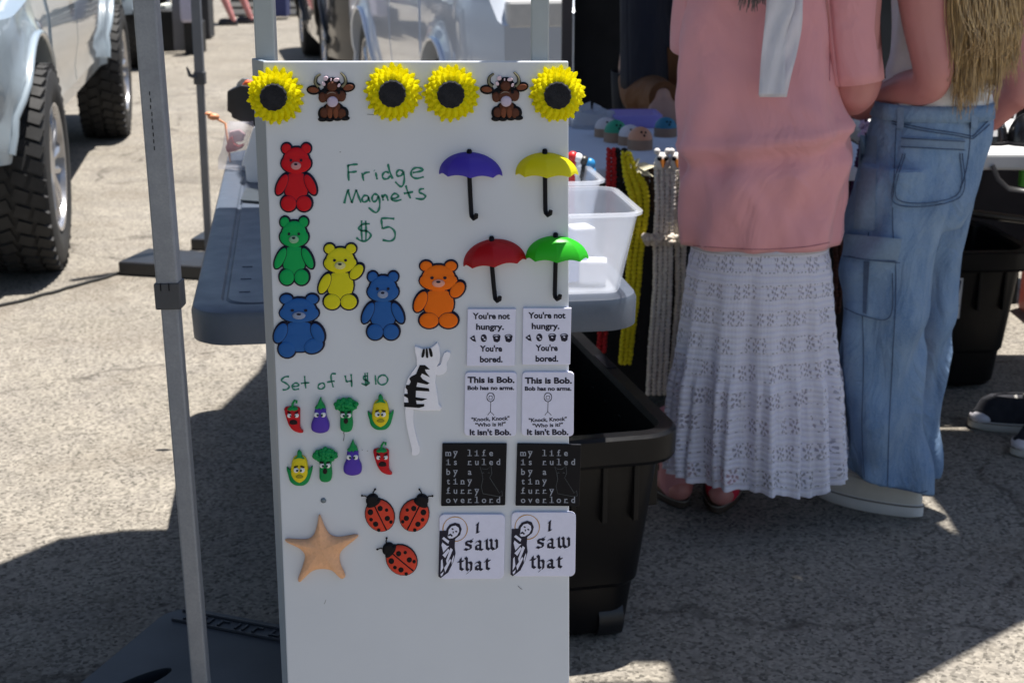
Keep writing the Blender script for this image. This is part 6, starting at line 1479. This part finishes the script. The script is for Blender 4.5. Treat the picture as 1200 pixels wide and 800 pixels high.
# --- vendor
YV = 5.05; cV = aty(765, 60, YV); fV = Vector((.0, -1, 0)); tv = thing('person', 'vendor in a navy T-shirt with brown sleeves leaning over the table in the dark booth', 'person', (cV.x, YV+.25, 0))
JV = dict(pelvis=Vector((cV.x+.08, YV+.22, .88)), chest=Vector((cV.x+.06, YV+.12, 1.16)), neck=Vector((cV.x+.06, YV+.02, 1.40)), head=Vector((cV.x+.07, YV-.06, 1.55)),
          shR=Vector((cV.x-.03, YV+.06, 1.33)), elR=aty(757, 104, YV-.02), wrR=aty(776, 112, YV-.20), hdR=Vector((.12, -.45, -.55)), huR=Vector((.1, -.6, .5)),
          shL=Vector((cV.x+.25, YV+.04, 1.33)), elL=Vector((cV.x+.33, YV-.1, 1.08)), wrL=Vector((cV.x+.28, YV-.3, .9)),
          knL=Vector((cV.x+.16, YV+.22, .47)), knR=Vector((cV.x-.02, YV+.22, .47)), anL=Vector((cV.x+.16, YV+.24, .085)), anR=Vector((cV.x-.02, YV+.24, .085)), curl=.35)
human(tv, fV, JV, sc=1.05, vox=.007, skin=M('skin_vendor', (.42, .25, .2), .5, var=.08, scale=14))
m_nvy = mat_cloth('cloth_navy', (.006, .008, .02), 500, 8, sheen=0); m_brn = mat_cloth('cloth_rust', (.13, .05, .014), 400, 12, sheen=0, var=.3)
shell('tshirt', loft_px(smooth_rows([(-150, 745, 810), (-118, 745, 835), (-60, 740, 845), (0, 737, 842), (60, 738, 840), (110, 742, 842), (150, 742, 842)], 10), YV+.1, .72, lambda th, py, k: .006*math.sin(7*th+py*.04), 60), m_nvy, tv)
sleeve('tshirt_sleeve', JV['shR'], JV['elR']+Vector((0, .01, -.01)), .085, .082, m_nvy, tv); sleeve('tshirt_sleeve', JV['shL'], JV['shL'].lerp(JV['elL'], .62), .09, .085, m_nvy, tv)
mb = MB(); P = crom([JV['elR']+Vector((-.01, .05, .02)), JV['elR']+Vector((-.012, .0, -.02)), JV['elR'].lerp(JV['wrR'], .5)+Vector((0, 0, -.006)), JV['wrR']+Vector((.004, -.01, -.004))], 6); mb.tube(P, [lerp(.078, .047, i/len(P))*(1+.012*math.sin(i*1.1)) for i in range(len(P))], 24); build('brown_sleeve', mb, m_brn, tv, smooth='all')
sleeve('brown_sleeve', JV['shL'].lerp(JV['elL'], .4), JV['elL'], .07, .07, m_brn, tv, 1); sleeve('brown_sleeve', JV['elL'], JV['wrL'], .07, .05, m_brn, tv, 4)
shell('apron', loft_px(smooth_rows([(55, 778, 842), (90, 774, 843), (150, 770, 844)], 8), YV-.02, .35, lambda th, py, k: .005*math.sin(8*th+py*.05), 40), m_brn, tv)
for s_, a in ((-1, 'L'), (1, 'R')): sleeve('trouser_leg', JV['pelvis']+Vector((-s_*.09, 0, -.02)), JV['an'+a], .11, .07, M('trousers_dark', (.015, .015, .018), .9), tv)
for a in 'LR': shoe(tv, JV['an'+a], fV, m_rub, m_rub)
hair_cap(tv, JV['head'], fV, m_hbr)
# --- owner of the black sneaker at the right edge
sn = atz(1150, 512, 0); ts = thing('person', 'person at the right edge of whom only black canvas sneakers with white toes show', 'person', (sn.x+.3, sn.y, 0)); fS = Vector((-1, .12, 0)).normalized(); rS = Vector((fS.y, -fS.x, 0))
an1 = Vector((sn.x+.215, sn.y+.06, .085)); s2 = atz(1199, 546, 0); an2 = Vector((s2.x+.22, s2.y+.06, .085)); pc_ = (an1+an2)/2+Vector((.12, 0, 0))
JS = dict(pelvis=Vector((pc_.x, pc_.y, .9)), chest=Vector((pc_.x, pc_.y, 1.2)), neck=Vector((pc_.x, pc_.y, 1.42)), head=Vector((pc_.x-.02, pc_.y, 1.57)),
          shL=Vector((pc_.x, pc_.y-.19, 1.34)), elL=Vector((pc_.x+.03, pc_.y-.22, 1.07)), wrL=Vector((pc_.x-.03, pc_.y-.22, .84)), shR=Vector((pc_.x, pc_.y+.19, 1.34)), elR=Vector((pc_.x+.03, pc_.y+.22, 1.07)), wrR=Vector((pc_.x-.03, pc_.y+.22, .84)),
          knL=Vector((pc_.x-.02, an2.y, .48)), knR=Vector((pc_.x-.02, an1.y, .48)), anL=an2, anR=an1)
human(ts, fS, JS, vox=.009)
m_can = M('canvas_black', (.012, .013, .02), .9, var=.3, scale=200, bmp=.6); m_rubw = M('rubber_cream', (.5, .48, .43), .55)
for an in (an1, an2):
    shoe(ts, an, fS, m_can, m_rubw, L=.30, wd=.05, h=.06, sole=.026)
    tc_ = an+fS*.19; mb = MB(); mb.ball(Vector((tc_.x, tc_.y, .034)), (.040, .043, .022)); build('toe_cap', mb, M('toe_white', (.62, .6, .64), .4), ts, smooth='all')
    mb = MB()
    for k in range(5): c_ = an+fS*(.135-.028*k); c_.z = .078+.010*k; mb.tube([c_-rS*.026-Vector((0, 0, .008)), c_+Vector((0, 0, .006)), c_+rS*.026-Vector((0, 0, .008))], .0045, 8)
    build('lace', mb, M('lace_cream', (.55, .53, .5), .8), ts, smooth='all')
for a, n_ in (('R', 0), ('L', 1)): sleeve('trouser_leg', JS['pelvis']+rS*(.09 if a == 'R' else -.09), JS['an'+a]+Vector((0, 0, .08)), .11, .075, M('trousers_grey', (.06, .06, .07), .9), ts)
shell('tshirt', [[Vector((pc_.x, pc_.y, z))+fS*.13*math.cos(q)*s_+rS*.2*math.sin(q)*s_ for q in [2*math.pi*k/40 for k in range(40)]] for z, s_ in ((.85, .98), (1.0, .95), (1.2, 1.0), (1.34, 1.0), (1.42, .5))], mat_cloth('cloth_grey', (.15, .15, .17)), ts)
hair_cap(ts, JS['head'], fS, m_hbr)
# --- two far walkers
def walker(px, py, label, cols, ph):
    b = atz(px, py, 0); t = thing('person', label, 'person', b, 'people walking at the far end of the lot'); f = Vector((-1, .3, 0)).normalized(); r = Vector((f.y, -f.x, 0))
    J_ = dict(pelvis=b+Vector((0, 0, .9)), chest=b+Vector((0, 0, 1.2)), neck=b+Vector((0, 0, 1.42)), head=b+Vector((0, 0, 1.58))+f*.03)
    for s_, a in ((-1, 'L'), (1, 'R')):
        J_['sh'+a] = b+r*s_*.18+Vector((0, 0, 1.34)); J_['el'+a] = b+r*s_*.22+f*(-s_*ph*.08)+Vector((0, 0, 1.07)); J_['wr'+a] = b+r*s_*.2+f*(-s_*ph*.16+.05)+Vector((0, 0, .88))
        J_['kn'+a] = b+r*s_*.08+f*(s_*ph*.12+.03)+Vector((0, 0, .48)); J_['an'+a] = b+r*s_*.08+f*(s_*ph*.26)+Vector((0, 0, .085))
    human(t, f, J_, vox=.012)
    for a in 'LR':
        shoe(t, J_['an'+a], f, M('shoe_dark', (.02, .02, .03), .6), m_rub, wd=.045)
        sleeve('shorts_leg', J_['pelvis']+r*(.08 if a == 'R' else -.08), J_['kn'+a]+Vector((0, 0, .02)), .12, .1, M('shorts'+str(cols[0]), cols[0], .9), t)
    shell('tshirt', [[Vector((b.x, b.y, z))+f*.13*math.cos(q)*s_+r*.2*math.sin(q)*s_ for q in [2*math.pi*k/30 for k in range(30)]] for z, s_ in ((.85, 1), (1.0, .97), (1.2, 1.0), (1.36, .98), (1.42, .5))], M('top'+str(cols[1]), cols[1], .9), t)
    hair_cap(t, J_['head'], f, m_hbr)
walker(254, 29, 'far walker in black shorts and dark shoes, left one of the two', ((.015, .015, .02), (.02, .02, .03)), 1)
walker(268, 28, 'far walker in grey shorts, right one of the two', ((.25, .26, .3), (.3, .3, .35)), -1)
